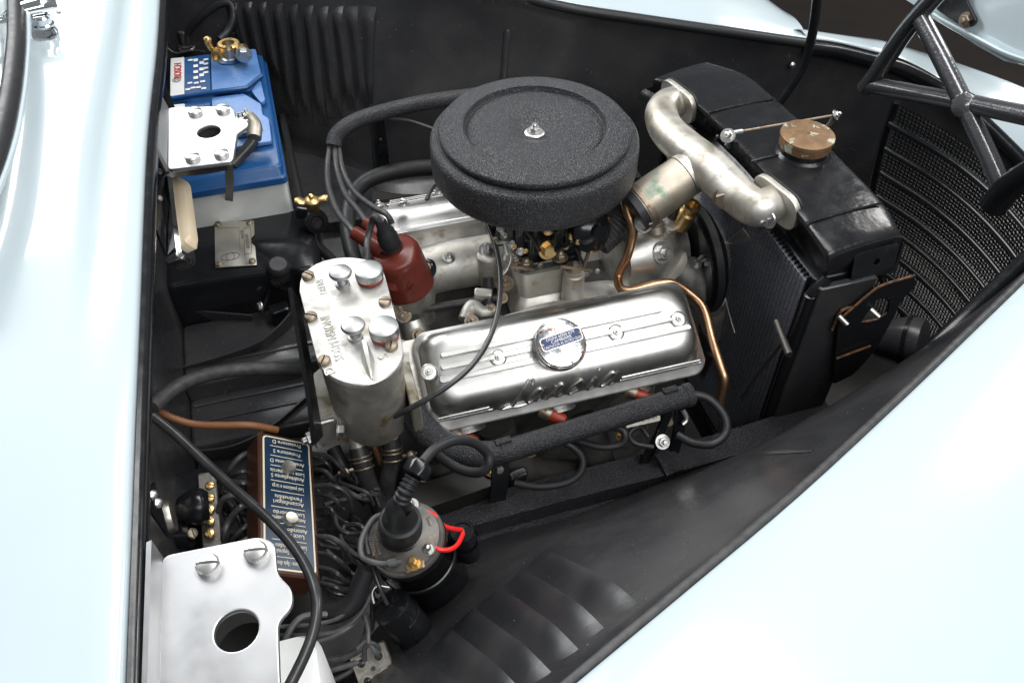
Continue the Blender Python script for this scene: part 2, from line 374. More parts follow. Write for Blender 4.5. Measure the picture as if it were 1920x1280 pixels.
for (a, c) in (((1014, 1040), (1197, 1130)), ((973, 1074), (1133, 1176)), ((930, 1106), (1085, 1216)), ((882, 1146), (1034, 1259)), ((842, 1184), (985, 1300))):
    louvre(npan, nearBVH, a, c, .036, .0135, black, nu=22)
# pressed swage at the front of the panel
A, n = hit(nearBVH, 1375, 858); B, n2 = hit(nearBVH, 1525, 845)
b = bm_(); tube(b, [A, A.lerp(B, .5)+n*.002, B], [.001, .006, .0075, .007, .003], 10, 6, ell=.5, up=n); obj("swage", b, black, npan)

# --- far fender
ffe = [(700, -150, .84), (880, -40, .83), (1050, 2, .815), (1200, 26, .79), (1350, 48, .765), (1450, 63, .74), (1512, 72, .725)]
FF = [at(*p) for p in ffe]
for px, py, yy in ((1570, 80, .315), (1642, 98, .30), (1692, 112, .285), (1758, 146, .255), (1812, 185, .215), (1920, 289, .12), (2040, 420, 0)):
    FF.append(at(px, py, y=yy))
# crown of the rear half, rolled over at its front end
rows = []
for i, p in enumerate(FF[:7]):
    k = i/6; roll = 0 if i < 5 else (.012 if i == 5 else .05)
    rows.append([p, p+V((0, .004, .002)), p+V((.005, .03, .012-roll*.1)), p+V((.012, .08, .028-roll*.5)), p+V((.02, .15, .03-roll)), p+V((.02, .25, .0-roll))])
b = bm_(); sheet(b, resample(rows, 4, 4), .0015); ff = obj("fender", b, paint, car, 60); ff["label"] = "far fender crown in pale blue"
upp = [(1480, 62, 0), (1534, 69, .03), (1600, 74, .045), (1654, 81, .06), (1727, 101, .07), (1812, 126, .09), (1920, 165, .10), (2060, 230, .12)]
rows = []
for q, p in zip(upp, FF[6:]):
    top = at(q[0], q[1], y=p.y+q[2]+.02)
    rows.append([p, p+V((0, .003, .003)), p.lerp(top, .45)+V((0, 0, .012)), p.lerp(top, .85)+V((0, 0, .008)), top, top+V((0, .05, -.03)), top+V((0, .08, -.12))])
b = bm_(); sheet(b, resample(rows, 4, 3), .0015); obj("fender", b, paint, car, 60)["label"] = "far fender nose in pale blue"
b = bm_(); tube(b, [p+V((0, -.008, -.006)) for p in FF[1:7]], .0075, 10, 5); obj("opening_lip", b, rubber, car)
b = bm_(); tube(b, [p+V((-.004, -.013, -.010)) for p in FF[6:]], [.010, .012, .013], 10, 5); obj("opening_lip", b, bgloss, car)
# blade of the open rear edge standing beside the lip
# --- far inner wing panel
top = [V((-.62, .70, .88)), V((-.45, .66, .87)), V((-.33, .615, .86)), V((-.17, .53, .85)), V((0, .445, .836))]+[p+V((0, -.006, -.008)) for p in FF[2:]]
bot = [V((-.62, .66, .50)), V((-.45, .63, .515)), V((-.325, .575, .52)), V((-.17, .425, .515)), V((0, .40, .49)), V((.16, .37, .45)), V((.28, .36, .42)), V((.38, .35, .40)), V((.47, .34, .38)), V((.57, .33, .36)), V((.66, .32, .34)), V((.75, .30, .32)), V((.82, .27, .30)), V((.88, .24, .30)), V((.93, .2, .28)), V((1.0, .1, .28)), V((1.1, 0, .28))]
rows = []
for a, c in zip(top, bot):
    rows.append([a, a.lerp(c, .12)+V((0, .004, 0)), a.lerp(c, .5)+V((0, -.006, 0)), a.lerp(c, .85), c, c+V((0, -.03, -.02))])
FPg = resample(rows, 4, 4)
b = bm_(); sheet(b, FPg, .002); b.normal_update(); farBVH = BVHTree.FromBMesh(b); fpan = obj("inner_wing_panel", b, black, car, 60); fpan["label"] = "louvred black panel inside the far fender"
tops = [(446, 6), (473, 4), (500, 4), (530, 6), (559, 8), (588, 10), (616, 12), (644, 12), (672, 12), (706, 14)]
bots = [(470, 100), (500, 133), (531, 155), (559, 220), (587, 232), (615, 236), (643, 222), (669, 208), (693, 205), (699, 196)]
for a, c in zip(tops, bots):
    louvre(fpan, farBVH, a, c, .030, .014, black, nu=20)
A, n = hit(farBVH, 952, 55); B, n2 = hit(farBVH, 943, 160)
b = bm_(); tube(b, [A, A.lerp(B, .06), B], [.003, .0065, .0065, .0065], 12, 0, ell=.7, up=n); obj("swage", b, black, fpan)
# --- chassis rails
b = bm_(); R0 = [(640, 1035, .50), (820, 978, .50), (1050, 915, .50), (1260, 862, .50), (1420, 815, .502), (1560, 768, .505)]
P = ats(R0); strip(b, [p+V((0, 0, -.02)) for p in P], .040, .042, (0, 0, 1), 3); rail = obj("chassis_rail", b, wrinkle2, car); rail["label"] = "textured black chassis rail along the near side"
b = bm_(); strip(b, [p+V((0, -.026, -.028)) for p in P[:5]], .02, .003, (0, 0, 1), 3); obj("rail_flange", b, wrinkle2, rail)
b = bm_(); P2 = [V((-.30, .30, .515)), V((-.15, .285, .515)), V((.1, .28, .515)), V((.28, .27, .515))]; strip(b, P2, .045, .05, (0, 0, 1), 3); obj("chassis_rail", b, black, car)["label"] = "black chassis rail on the far side"
b = bm_(); sheet(b, resample([[V((-.345, .54, .522)), V((-.27, .50, .522)), V((-.17, .415, .520))], [V((-.335, .40, .52)), V((-.26, .37, .52)), V((-.19, .32, .52))], [V((-.33, .26, .52)), V((-.27, .24, .52)), V((-.21, .20, .52))], [V((-.30, .12, .52)), V((-.25, .12, .52)), V((-.21, .12, .52))]], 4, 4), .002); obj("shelf_panel", b, black, car)
# rear corner panels and footwell pressings left of the engine
for x1_, y0_, y1_, z1_ in ((-.268, -.035, .085, .548), (-.262, -.120, -.037, .522), (-.256, -.178, -.122, .500)):
    b = bm_(); rstack(b, [(-.505, x1_, y0_, y1_, .004, .42), (-.505, x1_, y0_, y1_, .004, z1_-.006), (-.503, x1_-.004, y0_+.004, y1_, .006, z1_-.0015), (-.500, x1_-.010, y0_+.010, y1_-.002, .008, z1_)]); obj("footwell_step", b, black, car, 50)
for yy, zz in ((-.05, .5235), (-.08, .5235), (.0, .5495)):
    b = bm_(); block(b, -.50, -.285, yy-.003, yy+.003, zz-.004, zz+.0012, r=.002, b=.0008); obj("pressed_bead", b, black, car)
b = bm_(); sheet(b, resample([[V((-.505, -.16, .49)), V((-.40, -.16, .49)), V((-.27, -.16, .47))], [V((-.505, -.40, .48)), V((-.40, -.40, .48)), V((-.27, -.40, .46))], [V((-.505, -.75, .47)), V((-.40, -.75, .47)), V((-.27, -.75, .44))]], 4, 4), .002); obj("tray_panel", b, floorm, car)
for pts in (((316, 578, .575), (400, 582, .565), (470, 588, .56)), ((322, 690, .55), (400, 668, .56), (480, 640, .565), (520, 610, .57), (545, 582, .575)), ((300, 842, .53), (400, 838, .53), (460, 822, .53), (520, 785, .53), (578, 735, .53))):
    b = bm_(); P = ats(pts); strip(b, [p+V((0, 0, -.022)) for p in P], .0025, .045, (0, -.15, 1), 6); obj("pressed_rib", b, black, car)
b = bm_(); lathe(b, [(.0165, -.004), (.0165, .0012), (.014, .0022)], FR(at(527, 668, z=.5225)), 28); obj("blanking_plug", b, rubgrey, car)
bolt(car, at(432, 762, z=.500), (0, 0, 1), .0052, rubber, 'round', 'panel_screw')
# radiator panel edge strip running to the nose on the near side
b = bm_(); tube(b, [at(1420, 850, z=.55), at(1560, 790, z=.57), at(1700, 690, z=.62), at(1800, 600, z=.66), at(1930, 478, z=.70)], [.004, .008, .009, .010], 10, 6); obj("reinforcing_tube", b, bgloss, car)

# --- windscreen with rubber seal, wiper
ws = thing("windshield", "windshield edge with black rubber seal and bright trim", "windshield")
S = [at(x, y, z=.985) for x, y in ((20, -90), (29, -20), (32, 50), (29, 110), (20, 180), (2, 262), (-30, 350), (-90, 470))]
b = bm_(); tube(b, S, .0105, 12, 6, ell=.8); obj("rubber_seal", b, rubber, ws)
b = bm_(); tube(b, [p+V((.0105, -.002, -.004)) for p in S], .003, 8, 6); obj("outer_trim", b, paint, ws)
b = bm_(); tube(b, [p+V((-.026, .004, .014)) for p in S], .009, 12, 6); obj("bright_trim", b, chrome, ws)
b = bm_(); sheet(b, resample([[p+V((-.02, 0, .005)), p+V((-.12, 0, .09)), p+V((-.22, 0, .17))] for p in S], 2, 2), .004); obj("glass_pane", b, glassm, ws)
wp = thing("windshield_wiper", "chrome wiper pivot and arm on the pale cowl", "wiper")
wb = at(82, 56, z=.956)
b = bm_(); lathe(b, [(.0155, -.012), (.0155, 0), (.0135, .003), (.0135, .008), (.0115, .0095), (.0115, .016), (.009, .018)], FR(wb, (.1, 0, 1)), 24); obj("pivot_base", b, chrome, wp)
hd = wb+V((0, 0, .022))
b = bm_(); tube(b, [hd+V((.022, .010, .001)), hd+V((.006, .006, .004)), hd+V((-.02, -.004, .004)), hd+V((-.036, -.012, .0))], [.0075, .0125, .0105, .005], 14, 6, ell=.75, up=(0, 0, 1)); obj("wiper_head", b, chrome, wp)
b = bm_(); tube(b, [hd+V((-.03, -.010, .0)), hd+V((-.075, -.022, .004)), hd+V((-.16, -.045, .02))], [.0042, .0036], 10, 4); obj("wiper_arm", b, chrome, wp)
bolt(wp, hd+V((.024, -.004, -.002)), (.5, -.8, .2), .0028, steel, 'round', 'screw')
# ================================================================== engine
def PD(p):   # picture scale helper: metres per 1920-pixel at a point
    return (V(p)-CAM).dot(FWD)/FPX
# --- cylinder block and heads
eng = thing("engine_block", "cast engine block and cylinder heads between the valve covers", "engine")
nN = V((0, -math.sin(rad(30)), math.cos(rad(30)))); nF = V((0, math.sin(rad(28)), math.cos(rad(28))))
b = bm_(); block(b, -.20, .17, -.13, .14, .22, .53, r=.02, b=.01); obj("crankcase", b, cast, eng)
ON = at(1050, 645, z=.668); ON.x = -.032
MN = FR(ON-nN*.034, nN, (1, 0, 0))            # near cover frame, origin at gasket plane; local -y points to the camera side
b = bm_(); rstack(b, [(-.185, .183, -.060, .050, .012, -.10), (-.187, .186, -.064, .052, .012, -.003)], MN); headn = obj("cylinder_head", b, cast, eng); headn["label"] = "near cylinder head"
OF = V((-.032, .150, .650)); MF = FR(OF-nF*.034, nF, (1, 0, 0))
b = bm_(); rstack(b, [(-.185, .183, -.075, .060, .012, -.09), (-.187, .186, -.064, .06, .012, -.003)], MF); headf = obj("cylinder_head", b, castw, eng); headf["label"] = "far cylinder head"
b = bm_(); block(b, -.19, .15, -.075, .10, .50, .575, r=.02, b=.01); obj("valley_cover", b, ironmani, eng)
# exhaust ports on the near head
for xx in (-.125, -.005, .10):
    b = bm_(); lathe(b, [(.019, -.03), (.021, .004), (.026, .010)], MN @ FR((xx, -.060, -.026), (0, -1, -.35)), 20); obj("exhaust_port", b, cast, headn)
for xx in (-.17, -.065, .05, .145):
    bolt(headn, MN @ V((xx, -.060, -.03)), MN.to_3x3() @ V((0, -1, 0)), .006, oldsteel, 'hex')

# --- valve covers
def valve_cover(name, M, label, near=True):
    t = thing(name, label, "valve cover", "engine valve covers")
    L0, L1 = (-.170 if near else -.178), .195; W0, W1 = -.070, .056
    b = bm_()
    rstack(b, [(L0, L1, W0, W1, .022, -.002), (L0-.001, L1+.001, W0-.001, W1+.001, .022, .001), (L0-.001, L1+.001, W0-.001, W1+.001, .022, .0035), (L0+.001, L1-.001, W0+.001, W1-.001, .022, .005),
               (L0+.005, L1-.005, W0+.0105, W1-.004, .024, .0058), (L0+.006, L1-.006, W0+.0125, W1-.005, .025, .0080), (L0+.007, L1-.007, W0+.0165, W1-.007, .026, .016), (L0+.009, L1-.009, W0+.0215, W1-.010, .028, .0235),
               (L0+.013, L1-.013, W0+.0265, W1-.014, .030, .0290), (L0+.017, L1-.017, W0+.0325, W1-.020, .030, .0322), (L0+.021, L1-.021, W0+.0385, W1-.026, .028, .0336), (L0+.025, L1-.025, W0+.044, W1-.029, .026, .0342)], M, 8)
    cov = obj("cover", b, alum, t, 50)
    # raised pads with ribs: three strips along the top
    for y0, y1, x0, x1, h in ((-.0175, -.0095, -.150, .176, .0034), (-.0022, .0048, -.145, .155, .0034), (.0130, .0190, -.142, .145, .0034)):
        b = bm_(); block(b, x0, x1, y0, y1, .0338, .0342+h, M, .0028, .0006, 3); obj("rib", b, alum, cov)
    if near:
        for dz, x0, x1 in ((.0095, .075, .186), (.0145, .077, .184), (.0095, -.162, -.092), (.0145, -.160, -.096)):
            p = lambda x: M @ V((x, W0+.0120+(dz-.0080)*.5, dz))
            b = bm_(); tube(b, [p(x0), p((x0+x1)/2), p(x1)], .0014, 8, 2); obj("side_rib", b, alum, cov)
    for xx in (-.160, -.074, .079, .163):
        pos = M @ V((xx, -.0005 if near else .0, .0352))
        b = bm_(); lathe(b, [(.0105, 0), (.0105, .0012), (.0095, .0018), (.0085, .0006), (.008, .0008)], FR(pos, M.to_3x3() @ V((0, 0, 1))), 28); w_ = obj("washer", b, steel, t)
        bolt(t, pos+M.to_3x3() @ V((0, 0, .0012)), M.to_3x3() @ V((0, 0, 1)), .0046, steel, 'nut', 'stud_nut')
    return t
vn = valve_cover("valve_cover", MN, "ribbed aluminium valve cover with script lettering nearest the camera")
vf = valve_cover("valve_cover", MF, "aluminium valve cover half hidden behind the air cleaner", False)
bolt(vf, at(757, 384, z=.685), nF, .006, steel, 'dome', 'stud_nut')
# script lettering in relief on the near side
ARC = [(-.0590, .0070), (-.0535, .0160), (-.0490, .0228), (-.0425, .0288), (-.0355, .0322), (-.0285, .0337), (-.02, .0342)]
def lt(pts, ox):
    q = []
    for u, v in pts:
        s = max(0, .0015+v*.0345); k = 0
        while k < len(ARC)-2:
            d = math.hypot(ARC[k+1][0]-ARC[k][0], ARC[k+1][1]-ARC[k][1])
            if s <= d: break
            s -= d; k += 1
        d = math.hypot(ARC[k+1][0]-ARC[k][0], ARC[k+1][1]-ARC[k][1]); ty, tz = (ARC[k+1][0]-ARC[k][0])/d, (ARC[k+1][1]-ARC[k][1])/d
        q.append(MN @ V((ox+u*.0265+v*.017, ARC[k][0]+ty*s-tz*.0013, ARC[k][1]+tz*s+ty*.0013)))
    return q
SA = [[(.56, .50), (.34, .58), (.10, .42), (.02, .16), (.14, .03), (.34, .08), (.52, .30)], [(.60, .60), (.50, .22), (.55, .05), (.74, .08)]]
LT = [(-.068, [[(.52, .80), (.50, .97), (.30, 1.0), (.17, .80), (.08, .40), (.0, .05)], [(-.42, .13), (-.56, .05), (-.42, .0), (-.1, .02), (.3, -.04), (.7, -.02), (1.1, .10)]]),
      (-.051, SA), (-.0235, [[(.02, .0), (.10, .57)], [(.10, .30), (.32, .57), (.50, .50), (.46, .14), (.56, .03), (.72, .10)]]),
      (.0025, [[(.54, .46), (.34, .58), (.08, .40), (.02, .14), (.18, .02), (.50, .14)]]), (.028, [[(.14, .56), (.06, .16), (.14, .03), (.34, .10)], [(.16, .80), (.17, .86)]]), (.0447, SA)]
b = bm_()
for ox, strokes in LT:
    for s in strokes: tube(b, lt(s, ox), .0023, 8, 4)
obj("script_lettering", b, alum, vn.children[0])
# --- oil filler cap
OC = MN @ V((.002, -.003, .0345)); oc = thing("oil_filler_cap", "round chrome oil cap with blue plate on the near valve cover", "cap")
Mo = FR(OC, nN, (1, .06, 0)) @ Matrix.Scale(.935, 4)
b = bm_(); lathe(b, [(.026, 0), (.0262, .006), (.0345, .008), (.0352, .011), (.0352, .016), (.0338, .019), (.0325, .0195), (.031, .0215), (.022, .0238), (.0, .0245)], Mo, 48); obj("cap_shell", b, chromer, oc, 30)
pl = roundpoly([(-.0285, -.009), (.0285, -.009), (.0285, .009), (-.0285, .009)], .0045)
Mp = Mo @ Matrix.Translation((.001, .004, .0243)) @ Matrix.Rotation(rad(4), 4, 'Z')
obj("plate", plate([pl], .0012, Mp), blueprint, oc); pb = oc.children[-1]
obj("plate_rim", plate([pl, roundpoly([(-.0275, -.008), (.0275, -.008), (.0275, .008), (-.0275, .008)], .004)], .0006, Mp @ Matrix.Translation((0, 0, .0008))), steel, pb)
b = join([text("OGNI 6000 KM", .0058, Mp @ Matrix.Translation((0, .0048, .0007)), .0002, sx=1.05), text("CAMBIARE", .0058, Mp @ Matrix.Translation((0, 0, .0007)), .0002, sx=1.05), text("CARTUCCIA AL FILTRO OLIO", .0050, Mp @ Matrix.Translation((0, -.0048, .0007)), .0002, sx=.80)])
obj("lettering", b, labelwhite, pb)
for s in (-1, 1): bolt(pb, Mp @ V((s*.0262, 0, .0006)), nN, .0018, brass, 'round', 'rivet')

# --- spark plug caps, engine number plate, exhaust manifold
for px, py, k in ((1046, 776, "red rubber plug cap below the script lettering"), (1206, 737, "red rubber plug cap nearest the radiator"), (880, 817, "red rubber plug cap nearest the fluid reservoir")):
    sp = thing("spark_plug", k, "spark plug", "spark plugs"); c = at(px-8, py+3, y=-.250)
    n = V((.62, -.55, -.15)).normalized(); M = FR(c-n*.006, n)
    b = bm_(); lathe(b, [(.0100, -.012), (.0098, .001), (.009, .003)], M, 20); obj("collar", b, oldsteel, sp)
    b = bm_(); lathe(b, [(.0084, .002), (.0082, .018), (.007, .022), (.004, .023)], M, 18); obj("cap", b, redr, sp)
npl = thing("number_plate", "small stamped metal plate below the front end of the black tube", "plate")
c = at(1205, 786, y=-.285); M = FR(c, (.0, -.75, .66), (1, -.02, 0))
obj("plate", plate([roundpoly([(-.023, -.0062), (.023, -.0062), (.023, .0062), (-.023, .0062)], .002)], .0015, M), nickel, npl)
obj("stamped_digits", text("M010ZNA01", .0078, M @ Matrix.Translation((0, 0, .0009)), .0002, sx=.98), darkprint, npl.children[0])
em = thing("exhaust_manifold", "dark cast exhaust manifold below the near cylinder head", "manifold")
for a in (((930, 800), (950, 850), (1000, 890), (1080, 895)), ((1090, 790), (1110, 830), (1120, 880), (1100, 910)), ((820, 850), (850, 890), (900, 915), (980, 915))):
    b = bm_(); tube(b, [at(a[0][0], a[0][1], y=-.22), at(*a[1], y=-.235), at(*a[2], y=-.245), at(*a[3], y=-.235)], [.024, .025, .026], 16, 6); obj("runner", b, ironmani, em)
for px, py in ((996, 846), (1165, 815), (905, 893)): bolt(em, at(px, py, y=-.262), (.1, -.9, .4), .0058, brass, 'nut')

# --- air cleaner
ac = thing("air_cleaner", "round black wrinkle finish air cleaner above the carburettor", "air cleaner")
b = bm_(); lathe(b, [(.10, .779), (.118, .780), (.128, .784), (.1315, .790), (.1322, .798), (.1322, .826), (.1312, .832), (.1285, .8352), (.1225, .8362), (.117, .8362)], seg=96); obj("filter_body", b, wrinkle, ac, 45)
b = bm_(); lathe(b, [(.113, .8362), (.113, .8385), (.1195, .8392), (.1200, .8400), (.1200, .8445), (.1192, .8462), (.117, .8476), (.108, .8496), (.094, .8510), (.0905, .8512), (.0890, .8505), (.0882, .8470), (.0872, .8436), (.0856, .8432), (.0842, .8446), (.080, .8456), (.06, .8466), (.042, .8468), (.034, .8456), (.024, .8404), (.016, .8372), (.010, .8364), (0, .8364)], seg=96, cap0=True, cap1=False); lid = obj("lid", b, wrinkle, ac, 40)
b = bm_(); lathe(b, [(.0125, .8365), (.0125, .838), (.0105, .8395), (.0098, .8395)], seg=24); obj("washer", b, steel, ac)
bolt(ac, (0, 0, .8392), (0, 0, 1), .0066, steel, 'nut', 'lid_nut', .3)
# --- carburettor
cb = thing("carburettor", "black carburettor with brass plugs under the air cleaner", "carburettor")
b = bm_(); block(b, -.036, .056, -.055, .03, .655, .668, r=.008); obj("base_flange", b, bgloss, cb)
b = bm_(); rstack(b, [(-.030, .038, -.045, .03, .012, .668), (-.030, .038, -.047, .03, .014, .70), (-.05, .055, -.048, .04, .014, .712), (-.05, .058, -.050, .04, .014, .742), (-.035, .05, -.045, .04, .02, .752), (-.045, .05, -.045, .045, .03, .79)]); obj("body", b, bgloss, cb)
b = bm_(); block(b, -.070, -.036, -.05, 0, .705, .765, r=.006); obj("float_chamber", b, bgloss, cb)
b = bm_(); lathe(b, [(.03, -.01), (.03, .004), (.027, .007), (.020, .012), (.012, .016), (.010, .022), (.0, .022)], FR(at(1108, 432, y=-.055), (.25, -.85, .42)), 24); pc = obj("pump_cover", b, bgloss, cb)
for i in range(6):
    a = rad(60*i+20); M = FR(at(1108, 432, y=-.055), (.25, -.85, .42)); bolt(pc, M @ V((.0265*math.cos(a), .0265*math.sin(a), .004)), M.to_3x3() @ V((0, 0, 1)), .0042, brass, 'slot', 'screw')
for px, py, r, k in ((1026, 428, .0088, 'slot'), (1027, 468, .0102, 'hex'), (1072, 442, .006, 'slot'), (990, 415, .005, 'hex')): bolt(cb, at(px, py, y=-.057), (.12, -.9, .3), r, brass, k, 'plug')
for px, py in ((986, 497), (1050, 483), (966, 488)): bolt(cb, at(px, py, z=.669), (0, 0, 1), .0075, oldsteel, 'dome', 'flange_nut')
b = bm_(); strip(b, [at(1040, 412, y=-.07), at(1075, 402, y=-.07), at(1110, 392, y=-.07)], .008, .003, (0, -.5, 1), 3); obj("brass_quadrant", b, brass, cb)
for i in range(6):
    b = bm_(); p = at(1045+12*i, 404-4*i, y=-.071); block(b, -.002, .002, -.002, .002, -.005, .005, Matrix.Translation(p), .0005, .0003, 1); obj("quadrant_tooth", b, brass, cb)
for P, r, m in (([(1105, 440), (1104, 470), (1095, 500), (1098, 512)], .0028, oldsteel), ([(1080, 465), (1092, 490), (1100, 505)], .002, rubber), ([(950, 452), (958, 480), (950, 505), (935, 520)], .0022, steel), ([(940, 430), (948, 460), (946, 485)], .0035, steel)):
    b = bm_(); tube(b, [at(x, y, y=-.068) for x, y in P], r, 8, 5); obj("lever", b, m, cb)
for px, py, r in ((950, 470, .006), (958, 455, .005), (975, 470, .006), (945, 440, .004), (1098, 512, .005), (1120, 508, .004)): bolt(cb, at(px, py, y=-.068), (.1, -.9, .3), r, steel, 'slot', 'linkage_screw')
for px, py, w_, h_, dx in ((950, 425, .018, .034, 0), (972, 440, .014, .05, 0), (1002, 448, .010, .046, 0), (1045, 445, .012, .03, 0)):
    b = bm_(); block(b, -w_/2, w_/2, -.006, .008, -h_/2, h_/2, FR(at(px, py, y=-.062), (0, 0, 1)), .003, .0012); obj("casting_rib", b, bgloss, cb)
for a, c, r, m in (((930, 415), (985, 425), .003, bgloss), ((985, 432), (1012, 470), .0024, bgloss), ((1040, 470), (1075, 455), .0026, bgloss), ((958, 500), (1000, 505), .0022, oldsteel), ((1050, 500), (1110, 508), .0026, oldsteel), ((930, 455), (955, 452), .0028, steel), ((1000, 410), (1060, 418), .0034, bgloss)):
    A, B = at(*a, y=-.07), at(*c, y=-.07); b = bm_(); tube(b, [A, A.lerp(B, .5)+V((0, -.003, .003)), B], r, 8, 4); obj("link", b, m, cb)
b = bm_(); S = [at(948+.5*k, 448+1.0*k, y=-.072)+V((.004*math.cos(k*1.3), .004*math.sin(k*1.3), 0)) for k in range(44)]; tube(b, S, .0008, 5, 0); obj("return_spring", b, steel, cb)
for px, py, r, m in ((963, 462, .0038, brass), (1012, 497, .004, oldsteel), (938, 428, .005, steel), (1060, 462, .0045, brass), (985, 470, .0036, brass), (1008, 425, .004, bgloss), (928, 448, .0042, oldsteel), (970, 505, .0046, oldsteel)): bolt(cb, at(px, py, y=-.070), (.1, -.9, .3), r, m, 'slot', 'screw')
# --- intake manifold
im = thing("intake_manifold", "pale cast intake manifold under the carburettor", "manifold")
b = bm_(); rstack(b, [(-.046, .064, -.085, .03, .018, .58), (-.042, .062, -.075, .03, .018, .60), (-.034, .058, -.062, .03, .014, .612), (-.034, .058, -.060, .03, .012, .6545)]); obj("riser", b, castw, im)
b = bm_(); tube(b, [V((-.12, -.105, .595)), V((-.06, -.105, .597)), V((0, -.10, .598)), V((.055, -.095, .594))], [.020, .026, .027, .022], 18, 6); obj("near_runner", b, castw, im)
b = bm_(); tube(b, [V((-.175, .035, .605)), V((-.12, .035, .612)), V((-.06, .03, .615)), V((0, .03, .615))], [.034, .036, .036], 20, 6); obj("far_runner", b, castw, im)
b = bm_(); tube(b, [V((.045, -.055, .57)), V((.09, -.075, .575)), V((.135, -.085, .565)), V((.165, -.06, .54))], [.034, .040, .041, .03], 20, 6); obj("front_runner", b, castw, im)
b = bm_(); lathe(b, [(.016, -.05), (.016, 0), (.014, .002)], FR(at(916, 478, z=.652)), 20); obj("boss", b, castw, im)
b = bm_(); lathe(b, [(.016, -.05), (.015, 0), (.013, .002)], FR(at(1076, 512, z=.655)), 20); obj("boss", b, castw, im)
for px, py, z, r, k, m in ((914, 470, .654, .0088, 'nut', steel), (946, 532, .62, .0095, 'nut', oldsteel), (1076, 503, .658, .008, 'nut', oldsteel), (842, 483, .655, .0062, 'nut', steel), (1008, 583, .59, .007, 'nut', steel), (1081, 566, .59, .0062, 'nut', steel), (1150, 548, .60, .0052, 'nut', steel), (935, 600, .585, .006, 'nut', steel), (806, 565, .62, .0078, 'slot', oldsteel), (884, 605, .59, .0065, 'nut', steel)):
    bolt(im, at(px, py, z=z), (0, -.25, 1), r, m, k)
# throttle linkage in the valley
tl = thing("throttle_linkage", "throttle rod and cast bell crank between the valve covers", "linkage")
b = bm_(); tube(b, ats([(775, 582, .615), (860, 568, .615), (938, 556, .615)]), .0048, 10, 3); obj("rod", b, rubgrey, tl)
b = bm_(); tube(b, ats([(870, 600, .605), (885, 575, .61), (905, 585, .607), (925, 580, .606)]), [.009, .011, .009, .008], 12, 5); obj("bell_crank", b, castw, tl)
b = bm_(); tube(b, ats([(915, 520, .64), (916, 545, .625), (915, 572, .61)]), [.0075, .0075, .006, .008], 12, 3); obj("ball_joint", b, rubber, tl)
b = bm_(); strip(b, ats([(868, 625, .60), (885, 603, .603), (912, 600, .603), (940, 606, .60)]), .010, .003, (0, -.6, 1), 4); obj("bracket", b, rubber, tl)
for px, py, r in ((884, 603, .007), (941, 558, .006), (868, 622, .005), (920, 578, .005)): bolt(tl, at(px, py, z=.612), (.1, -.5, .85), r, oldsteel, 'nut')
b = bm_(); block(b, -.012, .012, -.006, .006, -.01, .02, FR(at(905, 560, z=.612), (0, -.3, 1), (1, -.3, 0)), .003); obj("clevis", b, castw, tl)

# --- water pump, pulley, fan
wpmp = thing("water_pump", "bright cast water pump housing at the front of the engine", "water pump")
b = bm_(); c = V((.165, -.03, .63)); M = FR(c, (1, 0, .05), (0, 1, 0))
rstack(b, [(-.062, .062, -.075, .055, .03, -.05), (-.066, .066, -.075, .06, .035, -.02), (-.062, .062, -.07, .06, .04, .005), (-.05, .05, -.055, .05, .045, .03), (-.044, .044, -.048, .044, .044, .048)], M, 8); obj("housing", b, cast, wpmp, 50)
b = bm_(); tube(b, [at(1262, 500, y=-.08), at(1300, 530, y=-.09), at(1335, 575, y=-.095), at(1348, 635, y=-.095), at(1346, 680, y=-.095)], [.026, .026, .024, .023], 20, 6); obj("outlet_elbow", b, cast, wpmp)
b = bm_(); lathe(b, [(.030, -.012), (.030, .012), (.026, .013)], FR(at(1345, 628, y=-.095), (0, .1, 1)), 24); obj("hose_clamp", b, rubber, wpmp)
bolt(wpmp, at(1368, 610, y=-.095), (.8, -.5, .2), .006, brass, 'nut')
b = bm_(); tube(b, [at(1346, 650, y=-.095), at(1340, 700, y=-.095), at(1330, 780, y=-.09)], .025, 18, 4); obj("lower_hose", b, rubber, wpmp)
for px, py, r in ((1206, 416, .010), (1240, 474, .0105), (1300, 498, .0085)): bolt(wpmp, at(px, py, y=-.085), (.25, -.75, .6), r, steel, 'nut')
b = bm_(); lathe(b, [(.012, -.02), (.012, .01), (.014, .012), (.014, .016), (.010, .018)], FR(at(1252, 432, y=-.05), (.1, -.2, 1)), 18); obj("hose_stub", b, cast, wpmp)
b = bm_(); tube(b, [at(1253, 425, y=-.045), at(1265, 390, y=-.04), at(1282, 350, y=-.02), at(1292, 320, y=0)], .0075, 12, 5); obj("bypass_hose", b, hosem, wpmp)
b = bm_(); lathe(b, [(.012, -.03), (.0125, 0), (.0095, .002), (.0095, .008), (.012, .009), (.012, .015), (.007, .016), (.007, .008)], FR(at(1291, 398, y=-.06), (.15, -.25, 1)), 18); obj("brass_union", b, brass, wpmp)
pu = thing("fan_pulley", "black fan belt pulley in front of the water pump", "pulley")
pc_ = V((.235, -.05, .615)); M = FR(pc_, (1, 0, .04), (0, 1, 0))
b = bm_(); lathe(b, [(.05, -.014), (.078, -.012), (.080, -.010), (.072, -.002), (.072, .002), (.080, .010), (.078, .012), (.06, .012), (.03, .02)], M, 56); obj("pulley_wheel", b, bgloss, pu, 30)
b = bm_(); lathe(b, [(.0815, -.0055), (.084, -.005), (.084, .005), (.0815, .0055)], M, 56); obj("fan_belt", b, rubber, pu)
fan = thing("cooling_fan", "matt aluminium fan behind the radiator", "fan")
fc = pc_+V((.024, 0, .002)); Mf = FR(fc, (1, 0, .04), (0, 1, 0))
b = bm_(); lathe(b, [(.055, 0), (.052, .012), (.03, .028), (.012, .032), (0, .033)], Mf, 36); obj("hub", b, fanm, fan)
